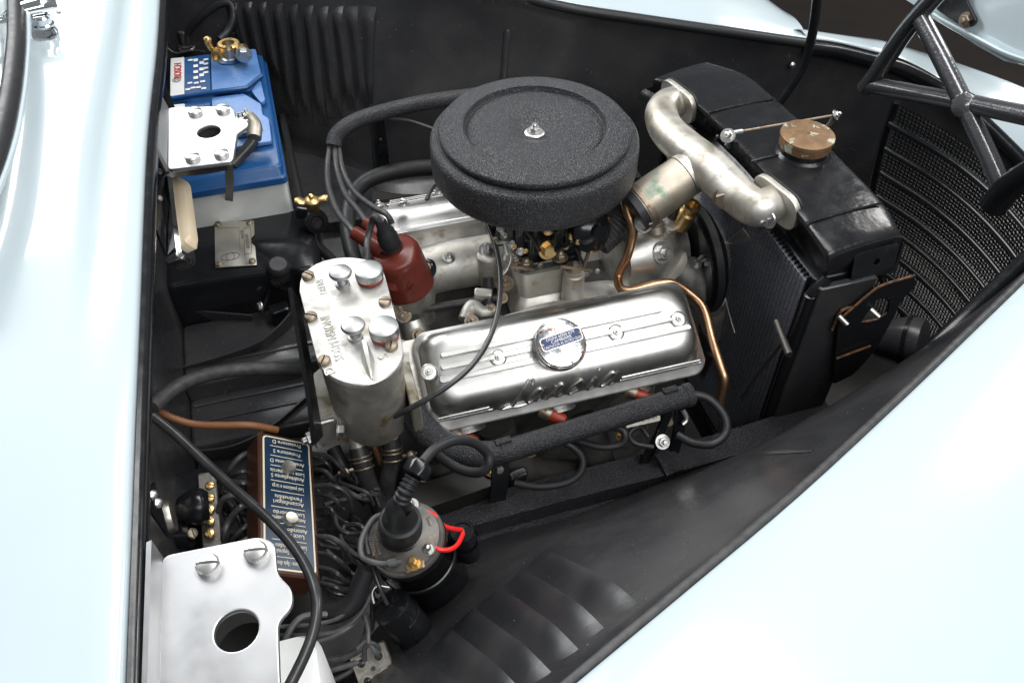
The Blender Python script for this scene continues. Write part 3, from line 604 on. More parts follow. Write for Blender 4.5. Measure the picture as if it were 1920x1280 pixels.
for a in (52, 142, 232, 322):
    R = Mf @ Matrix.Rotation(rad(a), 4, 'Z'); rows = []
    for i in range(8):
        s = i/7; wd = .020+.022*s; tw = rad(34-14*s)
        rows.append([R @ V((.045+.070*s, j*wd*math.cos(tw), .012+j*wd*math.sin(tw)*.8+.006*(1-j*j))) for j in (-1, -.5, 0, .5, 1)])
    b = bm_(); sheet(b, rows, .0016); obj("blade", b, fanm, fan, 60)
# --- copper pipe
cable("copper_pipe", [at(1166, 345, z=.755), at(1176, 395, z=.735), at(1187, 432, z=.715), at(1177, 478, z=.68), at(1160, 515, z=.645), at(1163, 540, z=.642), at(1185, 545, z=.642), at(1230, 533, z=.645), at(1262, 532, z=.645), at(1295, 553, z=.645), at(1320, 580, z=.640), at(1336, 640, z=.625), at(1352, 690, z=.605), at(1358, 712, z=.595), at(1352, 745, z=.57), at(1345, 770, z=.55)], .0062, copper,
      "bent copper pipe running over the front end of the near valve cover", "pipe", seg=14)
# black corrugated hose by the thermostat
b = bm_(); P = smooth([at(1120, 455, z=.68), at(1145, 432, z=.69), at(1165, 405, z=.70), at(1178, 385, z=.71)], 10)
tube(b, P, [.020+(.0016 if i % 2 else 0) for i in range(len(P))], 20, 0); single("corrugated_hose", b, rubgrey, "grey corrugated coolant hose beside the carburettor", "hose", angle=20)

# --- Y shaped water pipe
yp = thing("water_outlet_pipe", "stained cast aluminium Y pipe bolted to the radiator tank", "pipe")
C = [at(1278, 190, z=.788), at(1252, 196, z=.789), at(1240, 215, z=.789), at(1252, 246, z=.79), at(1285, 278, z=.79), at(1325, 312, z=.79), at(1366, 350, z=.788), at(1394, 376, z=.787), at(1420, 390, z=.786), at(1445, 384, z=.786), at(1458, 376, z=.786)]
b = bm_(); tube(b, C, [.021, .0225, .023, .0235, .0245, .0265, .0245, .0235, .0235, .023, .022], 24, 7); obj("cross_pipe", b, pipeal, yp)
J = at(1318, 306, z=.784); K = at(1198, 390, z=.745)
b = bm_(); tube(b, [J, J.lerp(K, .18), J.lerp(K, .3)], [.027, .0285, .030], 24, 3); obj("branch_collar", b, pipeal, yp)
b = bm_(); tube(b, [J.lerp(K, .31), J.lerp(K, .65), K], [.0292, .0305, .0305], 24, 3); obj("branch_pipe", b, pipegr, yp)
b = bm_(); tube(b, [J.lerp(K, .295), J.lerp(K, .315)], .0280, 24, 0); obj("gasket", b, rubber, yp)
b = bm_(); tube(b, [J.lerp(K, .90), J.lerp(K, .98)], .0328, 24, 0); obj("hose_band", b, oldsteel, yp)
b = bm_(); tube(b, [K, K+(K-J)*.10], .0300, 20, 0); obj("hose_end", b, rubber, yp)
ax = V((1, .22, .12)).normalized()
for p, r in ((at(1272, 190, z=.788), .027), (at(1455, 378, z=.788), .029)):
    pl = roundpoly([(-r*.82, -r*1.35), (r*.82, -r*1.35), (r*.82, r*1.35), (-r*.82, r*1.35)], r*.9, 6)
    M = FR(p, ax, (0, 0, 1)); obj("flange", plate([pl], .008, M, .001), pipeal, yp)
    obj("gasket", plate([[(q[0]*1.04, q[1]*1.04) for q in pl]], .003, FR(p+ax*.006, ax, (0, 0, 1))), rubber, yp)
for px, py, z, r in ((1229, 231, .79, .009), (1357, 372, .785, .0105)): bolt(yp, at(px, py, z=z), (-.55, -.75, .2), r, oldsteel, 'hex')
bolt(yp, at(1441, 410, z=.782), (-1, -.25, 0), .0085, steel, 'nut')
b = bm_(); lathe(b, [(.016, 0), (.0165, .014), (.012, .016), (.011, .028), (.0125, .03), (.012, .04)], FR(at(1222, 385, z=.72), (.05, -.55, -.8)), 18); obj("drain_union", b, pipegr, yp)
bolt(yp, at(1300, 347, z=.745), (.2, -.7, -.5), .008, oldsteel, 'hex')
# ================================================================== radiator, grille, hood
ra = thing("radiator", "black radiator with dented top tank in front of the engine", "radiator")
# top tank: sections from the far end to the near end; each section: lower front flange, upper rear crease, upper front crease, front edge
Lf = [(1203, 172, .752), (1245, 196, .752), (1300, 238, .752), (1366, 300, .752), (1420, 362, .752), (1470, 436, .750), (1520, 512, .748), (1530, 528, .746)]
Lc = [(1225, 152, .792), (1256, 160, .797), (1322, 214, .80), (1385, 276, .80), (1440, 338, .80), (1507, 420, .798), (1546, 476, .79), (1552, 500, .775)]
Rc = [(1330, 119, .792), (1396, 141, .797), (1448, 182, .80), (1500, 228, .80), (1570, 294, .80), (1650, 378, .798), (1684, 436, .79), (1690, 455, .775)]
secs = []
for l, c, r in zip(Lf, Lc, Rc):
    A, B, D = at(*l), at(*c), at(*r); E_ = D+V((.012, 0, -.05))
    secs.append([A+V((.01, 0, -.016)), A+V((-.003, 0, -.012)), A, A+V((.006, 0, .004)), A.lerp(B, .55)+V((.008, 0, -.002)), A.lerp(B, .85)+V((.002, 0, 0)), B+V((.002, 0, .002)), B.lerp(D, .12)+V((0, 0, .004)), B.lerp(D, .5)+V((0, 0, .006)), B.lerp(D, .88)+V((0, 0, .004)), D, D+V((.007, 0, -.010)), E_])
G = resample(secs, 4, 2)
b = bm_()
loft(b, G, True, True, True); tk = obj("top_tank", b, tank, ra, 50)
for a, c, z in (((1323, 212), (1449, 186), .806), ((1507, 419), (1652, 381), .804), ((1408, 302), (1468, 290), .806)):
    A, B = at(*a, z=z-.001), at(*c, z=z-.001); b = bm_(); tube(b, [A, A.lerp(B, .5)+V((0, 0, .0015)), B], .0016, 6, 3); obj("tank_seam", b, tank, tk)
# soldered strap at the near end, with a hole pressed in it
p0 = at(1612, 476, z=.772); ye = at(1620, 478, z=.775).y; M = FR(at(1638, 492, y=ye-.004), V((.06, -.95, .30)), (1, .06, 0))
obj("mounting_strap", plate([roundpoly([(-.030, -.018), (.030, -.018), (.032, .018), (-.028, .018)], .005), circ(.004, .0, .005, 18)], .0025, M, .0008), bgloss, ra)
# rear top lip behind the pipe
P = [at(1296, 232, z=.745), at(1345, 265, z=.75), at(1385, 320, z=.75), at(1408, 352, z=.745)]
b = bm_(); strip(b, P, .018, .002, (-.6, -.3, .7), 5); obj("fan_shroud_lip", b, bgloss, ra)
# core block behind fins
X0 = .262; Yn, Yf = -.262, .150; Zt, Zb = .752, .34
b = bm_(); block(b, X0+.006, X0+.075, Yn, Yf, Zb, Zt, r=.004); obj("core_block", b, corem, ra)
b = bm_()
n = int((Yf-Yn-.012)/.0075)
for i in range(n):
    y = Yn+.006+i*.0075; block(b, X0+.0012, X0+.006, y, y+.0018, Zb+.004, Zt, r=.0003, b=.0002, k=1)
tubes = obj("core_tubes", b, corem, ra, 30); tubes["kind"] = "stuff"
b = bm_(); z = Zb+.006; k = 0
while z < Zt-.004:
    for i in range(n-1):
        y = Yn+.0078+i*.0075
        vs = [b.verts.new(q) for q in ((X0-.0006, y, z), (X0-.0006, y+.0057, z+.0009), (X0+.006, y+.0057, z+.0012), (X0+.006, y, z+.0003), (X0-.0008, y, z-.0009), (X0-.0008, y+.0057, z))]
        b.faces.new(vs[:4]); b.faces.new((vs[4], vs[5], vs[1], vs[0]))
    z += .0042
fins = obj("core_fins", b, coref, ra, 30); fins["kind"] = "stuff"
for yy in (Yn-.004, Yf+.004):
    b = bm_(); tube(b, [V((X0+.02, yy, Zt+.002)), V((X0+.006, yy, Zt-.02)), V((X0+.004, yy, Zt-.06)), V((X0+.004, yy, Zb))], .0075, 12, 5); obj("side_frame", b, bgloss, ra)
b = bm_(); block(b, X0-.004, X0+.08, Yn-.012, Yf+.012, Zb-.05, Zb, r=.01); obj("bottom_tank", b, bgloss, ra)
b = bm_(); block(b, X0+.008, X0+.085, Yn-.014, Yn-.004, Zb, Zt-.004, r=.003); obj("side_plate", b, black, ra)
# bolts of the linkage on the tank edge
for px, py, z in ((1290, 218, .775), (1325, 223, .785), (1346, 258, .783), (1362, 274, .783)): bolt(ra, at(px, py, z=z), (-.8, -.3, .5), .0042, bgloss, 'round', 'rivet')
# filler neck and cap
CC = at(1516, 248, z=.835); CC.z = 0
b = bm_(); lathe(b, [(.040, .800), (.034, .8065), (.0315, .809), (.0315, .818)], Matrix.Translation((CC.x, CC.y, 0)), 36); obj("filler_neck", b, tank, ra)
M = Matrix.Translation((CC.x, CC.y, 0))
b = bm_(); seg = 90
rings = []
for r, h, kn in ((.0332, .8267, 0), (.0343, .8275, 1), (.0343, .8305, 1), (.0338, .8318, 0), (.031, .8330, 0), (.012, .8342, 0), (.001, .8343, 0)):
    rings.append([M @ V(((r-kn*.0006*(i % 2))*math.cos(2*math.pi*i/seg), (r-kn*.0006*(i % 2))*math.sin(2*math.pi*i/seg), h)) for i in range(seg)])
loft(b, rings, True, True, True); rc = obj("filler_cap", b, brasscap, ra, 30); rc["label"] = "round tarnished brass filler cap"
b = bm_(); lathe(b, [(.0325, .8165), (.0330, .826), (.0325, .8265)], M, 48); obj("cap_skirt", b, brasscap, rc)
b = bm_(); lathe(b, [(.0022, .834), (.0018, .8352)], M, 10); obj("centre_rivet", b, brasscap, rc)
# thermostat linkage across the tank
lk = thing("linkage_rod", "thin steel rod with ball ends spanning the radiator tank", "rod")
A, B = at(1368, 250, z=.822), at(1566, 216, z=.83)
b = bm_(); tube(b, [A, B], .0017, 8, 0); obj("rod", b, oldsteel, lk)
b = bm_(); tube(b, [A, A.lerp(B, .12)], .003, 8, 0); obj("rod_end", b, steel, lk)
b = bm_(); tube(b, [at(1544, 248, z=.80), at(1556, 232, z=.815), B], .0032, 8, 3); obj("post", b, oldsteel, lk)
b = bm_(); tube(b, [A+V((-.002, 0, 0)), at(1366, 276, z=.79)], .0028, 8, 0); obj("post", b, steel, lk)
bolt(lk, A+V((-.003, -.002, -.002)), (-.5, -.5, .7), .0065, steel, 'dome', 'ball_nut'); bolt(lk, B, (.6, -.5, .6), .0048, steel, 'nut', 'ball_nut')

# --- rusty mounting bracket beside the radiator
mb = thing("radiator_bracket", "black sheet bracket with rusty edges beside the radiator", "bracket")
Q = [at(1572, 600, y=-.285), at(1628, 552, y=-.285), at(1656, 534, y=-.285), at(1715, 516, y=-.285), at(1716, 536, y=-.285), at(1690, 560, y=-.285), at(1668, 605, y=-.285), at(1640, 655, y=-.285), at(1600, 700, y=-.285), at(1560, 720, y=-.285)]
O = Q[0]; M = FR(O, (0, -1, 0), (1, 0, 0)); Mi = M.inverted()
q2 = [(Mi @ q).xy[:] for q in Q]; hole = [at(1612, 604, y=-.285), at(1642, 560, y=-.285), at(1668, 556, y=-.285), at(1664, 585, y=-.285), at(1645, 598, y=-.285)]
h2 = roundpoly([tuple((Mi @ q).xy[:]) for q in hole], .004, 3)
obj("sheet", plate([roundpoly(q2, .008, 3), h2], .003, M), bgloss, mb)
b = bm_(); tube(b, Q[:4], .0016, 6, 4); obj("rust_edge", b, rust, mb)
b = bm_(); tube(b, [hole[0], hole[4], hole[3]], .0014, 6, 3); obj("rust_edge", b, rust, mb)
b = bm_(); tube(b, [at(1568, 672, y=-.29), at(1632, 648, y=-.29)], .0016, 6, 0); obj("rust_edge", b, rust, mb)
R_ = [at(1560, 618, y=-.28), at(1578, 582, y=-.28), at(1606, 575, y=-.28), at(1596, 600, y=-.28), at(1575, 620, y=-.28)]
b = bm_(); tube(b, R_[:3], .002, 6, 3); obj("rust_edge", b, rust, mb)
for a, c in (((1572, 592), (1588, 608)), ((1632, 580), (1648, 594))):
    b = bm_(); tube(b, [at(*a, y=-.287), at(*c, y=-.297)], .0035, 10, 0); obj("stud", b, steel, mb)
cable("drain_tube", [at(1456, 603, x=.225), at(1466, 630, x=.22), at(1480, 665, x=.214)], .0046, darksteel, "short steel tube standing off the radiator core", "tube")
cable("stay_rod", [at(1468, 640, x=.235), at(1430, 690, x=.23), at(1392, 745, x=.22)], .0028, rubber, "thin black rod in front of the radiator core", "rod")

# --- grille mesh seen from behind
gr = thing("grille", "black woven wire grille with horizontal bars at the nose", "grille")
def gp(y, z):  # bowed forward, leaning back at the top
    return V((.665-1.1*(y+.12)**2-.10*(z-.55), y, z))
def warp(bm, pts, r):
    tube(bm, pts, r, 4, 0, caps=False)
y0, y1, z0, z1 = -.42, .075, .33, .735; dp = .0062
b = bm_(); ny = int((y1-y0)/dp); nz = int((z1-z0)/dp)
for i in range(ny):
    y = y0+i*dp; warp(b, [gp(y, z0+k*dp)+V((.0008*(1 if (i+k) % 2 else -1), 0, 0)) for k in range(0, nz+1)], .00115)
w1 = obj("mesh_wires", b, meshm, gr, 80); w1["kind"] = "stuff"; w1["label"] = "upright wires of the mesh"
b = bm_()
for k in range(nz):
    z = z0+k*dp; warp(b, [gp(y0+i*dp, z)+V((.0008*(-1 if (i+k) % 2 else 1), 0, 0)) for i in range(0, ny+1)], .00115)
w2 = obj("mesh_wires", b, meshm, gr, 80); w2["kind"] = "stuff"; w2["label"] = "cross wires of the mesh"
for i, z in enumerate((.70, .655, .61, .565, .52, .475, .43, .385)):
    b = bm_(); tube(b, [gp(y, z)+V((-.007, 0, 0)) for y in (y1-.004-.004*i, -.03, -.12, -.22, -.32, y0)], .0052, 10, 4); obj("bar", b, bgloss, gr)
b = bm_(); tube(b, [gp(y1, z1), gp(y1+.004, .66), gp(y1-.002, .55), gp(y1-.03, .44), gp(-.05, .37), gp(-.15, .335)], .006, 10, 6); obj("frame", b, bgloss, gr)
# --- horn at the bottom of the nose
hn = thing("horn", "dusty black horn body low behind the grille", "horn")
hc = at(1690, 640, x=.50)
b = bm_(); lathe(b, [(.012, -.05), (.03, -.03), (.036, 0), (.040, .012), (.036, .03), (.02, .034)], FR(hc, (.5, -.6, .3)), 28); obj("body", b, black, hn)
b = bm_(); lathe(b, [(.0405, -.003), (.041, .003)], FR(hc+V((.5, -.6, .3)).normalized()*.012, (.5, -.6, .3)), 28, False, False); obj("band", b, bgloss, hn)
b = bm_(); tube(b, [hc+V((.02, -.03, 0)), hc+V((.06, -.05, -.01)), hc+V((.1, -.07, -.03))], [.018, .022, .03], 16, 4); obj("trumpet", b, black, hn)

# --- hood hinge frame and hood
hf = thing("hood_hinge_frame", "black brush painted tubular hinge frame crossing in front of the grille", "frame")
def tb(name, pts, r, m=brush, x=.60, **k):
    b = bm_(); tube(b, [at(p[0], p[1], x=x) for p in pts], r, 14, 4, **k); return obj(name, b, m, hf)
tb("upright_tube", [(1785, -40), (1742, 5), (1700, 55), (1664, 108), (1638, 145), (1622, 165)], .0135, ell=1.1)
tb("diagonal_tube", [(1728, 38), (1768, 115), (1812, 205), (1852, 290), (1878, 352)], .0125, x=.595)
tb("cross_tube", [(1632, 160), (1720, 176), (1805, 192), (1920, 216), (2060, 244)], .0125, x=.60)
tb("lower_tube", [(1862, 388), (1882, 362), (1910, 338), (1990, 285)], .018, bgloss, x=.59)
b = bm_(); c = at(1808, 198, x=.592); lathe(b, [(.004, -.014), (.016, -.009), (.018, 0), (.016, .009), (.004, .014)], FR(c, V(CAM-c)), 18); obj("weld_joint", b, brush, hf)
hd_ = thing("hood", "pale blue hood lifted forward at the top right corner", "hood")
hx = .78
ol = [(1690, -80), (1735, 2), (1752, 35), (1775, 48), (1835, 86), (1885, 114), (1920, 122), (2050, 130), (2100, -80)]
Q = [at(x, y, x=hx) for x, y in ol]; M = FR(Q[0], (-1, 0, .0), (0, -1, 0)); Mi = M.inverted()
obj("hood_skin", plate([[(Mi @ q).xy[:] for q in Q]], .003, M, .001), paint, hd_)
b = bm_(); tube(b, [at(x, y, x=hx-.006) for x, y in ((1752, 30), (1775, 44), (1835, 76), (1885, 102), (1930, 118))], .0085, 10, 4, ell=.55); obj("folded_edge", b, paint, hd_)
ol = [(1762, -60), (1812, -60), (1812, 0), (1832, 40), (1824, 50), (1808, 50), (1762, 20), (1745, 0)]
Q = [at(x, y, x=hx-.012) for x, y in ol]; M = FR(Q[0], (-1, 0, 0), (0, -1, 0)); Mi = M.inverted()
obj("hinge_plate", plate([roundpoly([tuple((Mi @ q).xy[:]) for q in Q], .006, 3)], .005, M, .001), bgloss, hd_)
bolt(hd_, at(1812, 38, x=hx-.015), (-1, -.3, .2), .0085, oldsteel, 'nut')
sh = [(1690, -60), (1735, -60), (1738, 0), (1722, 14), (1700, 0)]
Q = [at(x, y, x=hx+.03) for x, y in sh]; M = FR(Q[0], (-1, 0, 0), (0, -1, 0)); Mi = M.inverted()
obj("inner_brace", plate([[(Mi @ q).xy[:] for q in Q]], .003, M), paint, hd_)
# hood stay
cable("hood_stay", [at(1540, -60, y=.17), at(1532, 0, y=.17), at(1524, 60, y=.17), at(1510, 115, y=.17), at(1488, 155, y=.17), at(1462, 192, y=.17), at(1440, 225, y=.17)], .0072, bgloss, "black bent hood stay rod behind the radiator tank", "rod")
bolt(car, at(1486, 122, y=.30), (0, -1, .3), .006, steel, 'round', 'clip')
# ================================================================== battery and things along the firewall
ba = thing("battery", "blue topped car battery in the rear far corner", "battery")
ZB = .715
b0, b1, by0, by1 = -.474, -.3165, .205, .552
b = bm_(); rstack(b, [(b0+.008, b1-.004, by0+.008, by1-.008, .006, .525), (b0+.002, b1-.001, by0+.003, by1-.003, .008, .684)], k=4); obj("case", b, greyp, ba)
b = bm_(); rstack(b, [(b0-.002, b1+.002, by0-.002, by1+.002, .008, .680), (b0-.002, b1+.002, by0-.002, by1+.002, .008, .690), (b0+.001, b1-.001, by0+.001, by1-.001, .008, .693), (b0+.003, b1-.002, by0+.004, by1-.003, .008, .704), (b0+.006, b1-.005, by0+.007, by1-.006, .008, .707)], k=4); lidb = obj("lid", b, blueb, ba)
ml = lambda px, py: at(px, py, z=ZB)
def lidpiece(pts, h, m, name, r=.004, th=.006):
    Q = [at(x, y, z=ZB+h) for x, y in pts]; return obj(name, plate([roundpoly([(q.x, q.y) for q in Q], r, 3)], th, Matrix.Translation((0, 0, ZB+h-th/2)), .0012), m, lidb)
lidpiece([(396, 100), (478, 92), (486, 130), (489, 142), (466, 166), (398, 172)], 0, bluelit, "lid_panel")
lidpiece([(398, 184), (456, 176), (488, 195), (491, 215), (503, 222), (508, 264), (440, 275), (398, 250)], 0, bluelit, "lid_panel")
lidpiece([(472, 170), (487, 150), (496, 187), (490, 192)], 0, bluelit, "lid_panel")
lidpiece([(322, 112), (392, 102), (394, 172), (320, 180)], -.002, blueb, "label_panel")
lidpiece([(322, 198), (394, 186), (394, 235), (322, 240)], -.002, blueb, "label_panel")
lidpiece([(321, 110), (344, 108), (344, 178), (320, 180)], .0008, whitep, "label_strip", .001, .002)
lidpiece([(324, 197), (345, 195), (345, 205), (324, 207)], .0008, whitep, "label_strip", .001, .002)
b = bm_(); tube(b, [ml(320, 189)+V((0, 0, .003)), ml(400, 178)+V((0, 0, .004)), ml(462, 170)+V((0, 0, .004)), ml(490, 148)+V((0, 0, .004))], .0065, 10, 0, ell=.6); obj("carry_rib", b, blueb, lidb)
c = at(334, 132, z=ZB+.0022); obj("lettering", text("BOSCH", .0165, FR(c, (0, 0, 1), (.02, 1, 0)), .0003, bold=.0001, sx=.92), redprint, lidb)
c = at(331, 150, z=ZB+.0022); b = bm_(); 
for r in (.0062,): tube(b, [c+V((r*math.cos(a*.3142), r*math.sin(a*.3142), 0)) for a in range(21)], .0005, 5, 0)
tube(b, [c+V((-.003, -.003, 0)), c+V((-.003, .003, 0))], .0005, 5, 0); tube(b, [c+V((.003, -.003, 0)), c+V((.003, .003, 0))], .0005, 5, 0); tube(b, [c+V((-.003, 0, 0)), c+V((.003, 0, 0))], .0005, 5, 0)
obj("emblem", b, darkprint, lidb)
b = bm_()
for (x, y) in ((367, 113), (367, 124), (367, 135), (367, 146), (378, 118), (378, 130), (378, 141)):
    p = at(x, y, z=ZB-.0012); block(b, -.0038, .0038, -.0045, .0045, 0, .0006, Matrix.Translation(p), .0008, .0002, 1)
for x, y in ((352, 168), (362, 165), (372, 164), (382, 166), (386, 112), (386, 120), (386, 128), (386, 136), (357, 113), (356, 156), (368, 156), (380, 153)):
    p = at(x, y, z=ZB-.0012); block(b, -.004, .004, -.0028, .0028, 0, .0006, Matrix.Translation(p), .0008, .0002, 1)
obj("warning_pictograms", b, labelwhite, lidb)["kind"] = "stuff"
for (px, py, s) in ((470, 107, "-"), (490, 244, "+")): obj("polarity_mark", text(s, .012, FR(at(px, py, z=ZB+.0008), (0, 0, 1), (0, 1, 0)), .0004, bold=.0006), darkprint, lidb)
for px, py, nm in ((432, 111, "negative_post"), (455, 245, "positive_post")):
    c = at(px, py, z=ZB); b = bm_(); lathe(b, [(.021, -.004), (.020, .002), (.0165, .004), (.0105, .005), (.0095, .02)], Matrix.Translation(c), 28); obj(nm, b, blueb if 0 else steel, lidb)
    b = bm_(); lathe(b, [(.0225, -.003), (.0215, .0025), (.017, .0042), (.012, .0045)], Matrix.Translation(c), 28); obj("post_base", b, blueb, lidb)
for i in range(3):
    b = bm_(); block(b, -.006, .006, -.0008, .0008, 0, .002, Matrix.Translation(at(493, 158+i*5, z=.69)), .0004, .0003, 1); obj("grip", b, bluelit, lidb)
# brass clamp on the far post
c = at(430, 90, z=.742)
cl = thing("battery_clamp", "brass clamp on the far battery post", "clamp", "battery clamps")
b = bm_(); R0, R1 = .0185, .0105
for i in range(25):
    a = rad(20+320*i/24); 
rings = []
for i in range(29):
    a = rad(-70+320*i/28); ca, sa = math.cos(a), math.sin(a)
    rings.append([c+V((r*ca, r*sa, h)) for r, h in ((R1, -.008), (R0, -.008), (R0, .007), (R0-.002, .009), (R1, .009))])
loft(b, rings, True, True, True); obj("ring", b, brass, cl)
for dx, nm, m in ((-.021, "barrel", brass), (.02, "ear", brass)):
    b = bm_(); lathe(b, [(.0095, -.009), (.0095, .008), (.0062, .0085), (.0062, .002)], FR(c+V((dx, -.010, -.004)), (-.15, -1, .1)), 18); obj(nm, b, m, cl)
bolt(cl, c+V((.021, -.021, -.004)), (0, -1, .1), .0098, steel, 'hex')
b = bm_(); tube(b, [c+V((-.028, .004, 0)), c+V((-.031, .002, .012)), c+V((-.03, 0, .02))], [.005, .006], 10, 3); obj("lug", b, brass, cl)
bolt(cl, c+V((-.03, 0, .02)), (0, -.3, 1), .005, brass, 'round', 'screw')
c = at(462, 238, z=.741)
cl = thing("battery_clamp", "tarnished clamp on the near battery post beside the white bracket", "clamp", "battery clamps")
b = bm_(); tube(b, [c+V((.006, .016, .006)), c+V((.012, .0, .0)), c+V((.008, -.020, -.008))], [.0095, .0105, .0105], 14, 4); obj("barrel", b, pipeal, cl)
b = bm_(); tube(b, [c+V((-.028, .004, -.004)), c+V((-.012, .006, 0)), c+V((.004, .004, 0))], [.008, .010], 12, 3); obj("ring", b, steel, cl)
for d in ((-.006, .018, .008), (0, .012, .012), (.004, .022, .010), (-.01, -.002, .006)): bolt(cl, c+V(d), (-.2, .1, 1), .0035, steel, 'nut', 'clamp_bolt')
b = bm_(); tube(b, [c+V((.007, -.022, -.01)), c+V((-.002, -.028, -.016)), c+V((-.03, -.045, -.03))], [.0085, .0085], 12, 4); obj("cable_end", b, wireM, cl)
# cables of the battery
cable("battery_cable", [at(352, 82, z=.70), at(353, 60, z=.72), at(380, 30, z=.75), at(412, 8, z=.77), at(432, 8, z=.77), at(438, 30, z=.755), at(428, 58, z=.735), at(412, 75, z=.728)], .0062, rubber, "thick black cable arching to the brass battery clamp", "cable", seg=12)
gm = thing("cable_grommet", "small ringed cable grommet behind the battery", "grommet")
b = bm_(); lathe(b, [(.006, 0), (.012, .002), (.013, .006), (.008, .008), (.007, .03), (.006, .031)], FR(at(350, 90, z=.69), (0, 0, 1)), 18); obj("sleeve", b, rubgrey, gm)
b = bm_(); tube(b, [at(350, 90, z=.693)+V((.0125*math.cos(a*.524), .0125*math.sin(a*.524), 0)) for a in range(13)], .0022, 6, 0); obj("ring", b, nickel, gm)
cable("wire_clip_lead", [at(312, 90, z=.72), at(330, 100, z=.71), at(360, 95, z=.70), at(385, 98, z=.70)], .0022, wireM, "thin black lead lying behind the battery", "wire")
# battery hold down strap in front of the battery
st = thing("battery_strap", "black flat strap holding the battery down", "strap")
b = bm_(); strip(b, [at(428, 300, z=.80), at(430, 330, z=.75), at(430, 365, z=.68), at(428, 392, z=.635)], .011, .003, (0, -1, .3), 4); obj("strap", b, bgloss, st)
b = bm_(); tube(b, [at(405, 382, z=.635), at(412, 370, z=.642), at(424, 372, z=.642)], .003, 8, 4); obj("hook", b, bgloss, st)
cable("battery_tray_edge", [V((b1+.010, by0-.02, .56)), V((b1+.012, by0+.06, .57)), V((b1+.010, by1-.1, .58)), V((b1+.008, by1, .58))], .006, rubber, "dark raised tray edge along the battery side", "tray")
# crumpled sealing tape at the louvres
# --- hinge brackets on the firewall
def bracket(label, Z, pts, rr, hole, hr, screws, flange, yn):
    t = thing("hinge_bracket", label, "bracket", "aluminium hinge brackets")
    Q = [at(x, y, z=Z) for x, y in pts]; hc = at(*hole, z=Z); sc = PD(hc)
    obj("top_plate", plate([roundpoly([(q.x, q.y) for q in Q], rr, 4), circ(hc.x, hc.y, hr)], .005, Matrix.Translation((0, 0, Z)), .0012), plate_alu, t)
    for x, y in screws: bolt(t, at(x, y, z=Z+.0025), (0, 0, 1), .0082, steel, 'slot', 'screw', rad(80))
    F_ = [at(x, y, z=z_) for x, y, z_ in flange]
    b = bm_(); sheet(b, [[F_[0], F_[1]], [F_[3], F_[2]]], .004); obj("side_flange", b, plate_alu, t)
    b = bm_(); lathe(b, [(hr+.004, -.028), (hr+.004, -.004)], Matrix.Translation((hc.x, hc.y, Z)), 28, False, False); obj("hole_collar", b, ironmani, t)
    return t
hbn = bracket("silver hinge bracket with large hole in the front left corner", .90, [(308, 1047), (488, 1011), (514, 1022), (518, 1080), (546, 1108), (547, 1138), (519, 1168), (521, 1230), (528, 1420), (300, 1440)], .006, (445, 1184), .0155, ((391, 1062), (481, 1038)), [(284, 1012, .914), (308, 1047, .900), (300, 1440, .900), (272, 1420, .914)], 0)
hbf = bracket("silver hinge bracket with hole beside the battery", .89, [(318, 206), (430, 203), (439, 211), (441, 226), (462, 228), (466, 238), (444, 254), (437, 300), (432, 306), (318, 320)], .004, (393, 250), .0142, ((366, 213), (418, 208), (361, 298), (415, 291)), [(300, 172, .908), (318, 206, .890), (318, 320, .888), (296, 276, .908)], 0)
b = bm_(); strip(b, [at(318, 322, z=.885), at(380, 316, z=.882), at(425, 308, z=.882)], .006, .014, (0, -.4, 1), 3); obj("support_web", b, black, hbf)
b = bm_(); strip(b, [at(302, 150, z=.90), at(312, 180, z=.88), at(325, 215, z=.86)], .014, .003, (1, -.3, .3), 3); obj("backing_strip", b, bgloss, hbf)
# --- engine bay lamp
lp = thing("engine_bay_lamp", "chrome framed lamp with cream lens on the firewall edge", "lamp")
q = [at(300, 292, z=.86), at(316, 330, z=.84), at(327, 495, z=.80), at(296, 430, z=.81)]
b = bm_(); sheet(b, [[at(294, 296, z=.87), at(308, 322, z=.85)], [at(290, 420, z=.84), at(312, 476, z=.81)]], .003); obj("base_plate", b, bgloss, lp)
A = at(334, 332, z=.835); B = at(350, 490, z=.80)
b = bm_(); M = FR(A.lerp(B, .5), V((.9, -.12, .42)), (B-A)); L = (B-A).length/2
rstack(b, [(-L, L, -.014, .014, .005, -.018), (-L, L, -.015, .015, .006, -.002), (-L+.003, L-.003, -.012, .012, .006, .0015)], M); obj("chrome_housing", b, chrome, lp)
b = bm_(); rstack(b, [(-L+.006, L-.016, -.0105, .0105, .005, .001), (-L+.006, L-.016, -.0105, .0105, .005, .007), (-L+.012, L-.022, -.007, .007, .005, .012)], M); obj("lens", b, cream, lp)
for px, py, z in ((298, 322, .862), (332, 478, .812), (299, 372, .85)): bolt(lp, at(px, py, z=z), (.8, -.3, .5), .0035, steel, 'slot', 'screw')
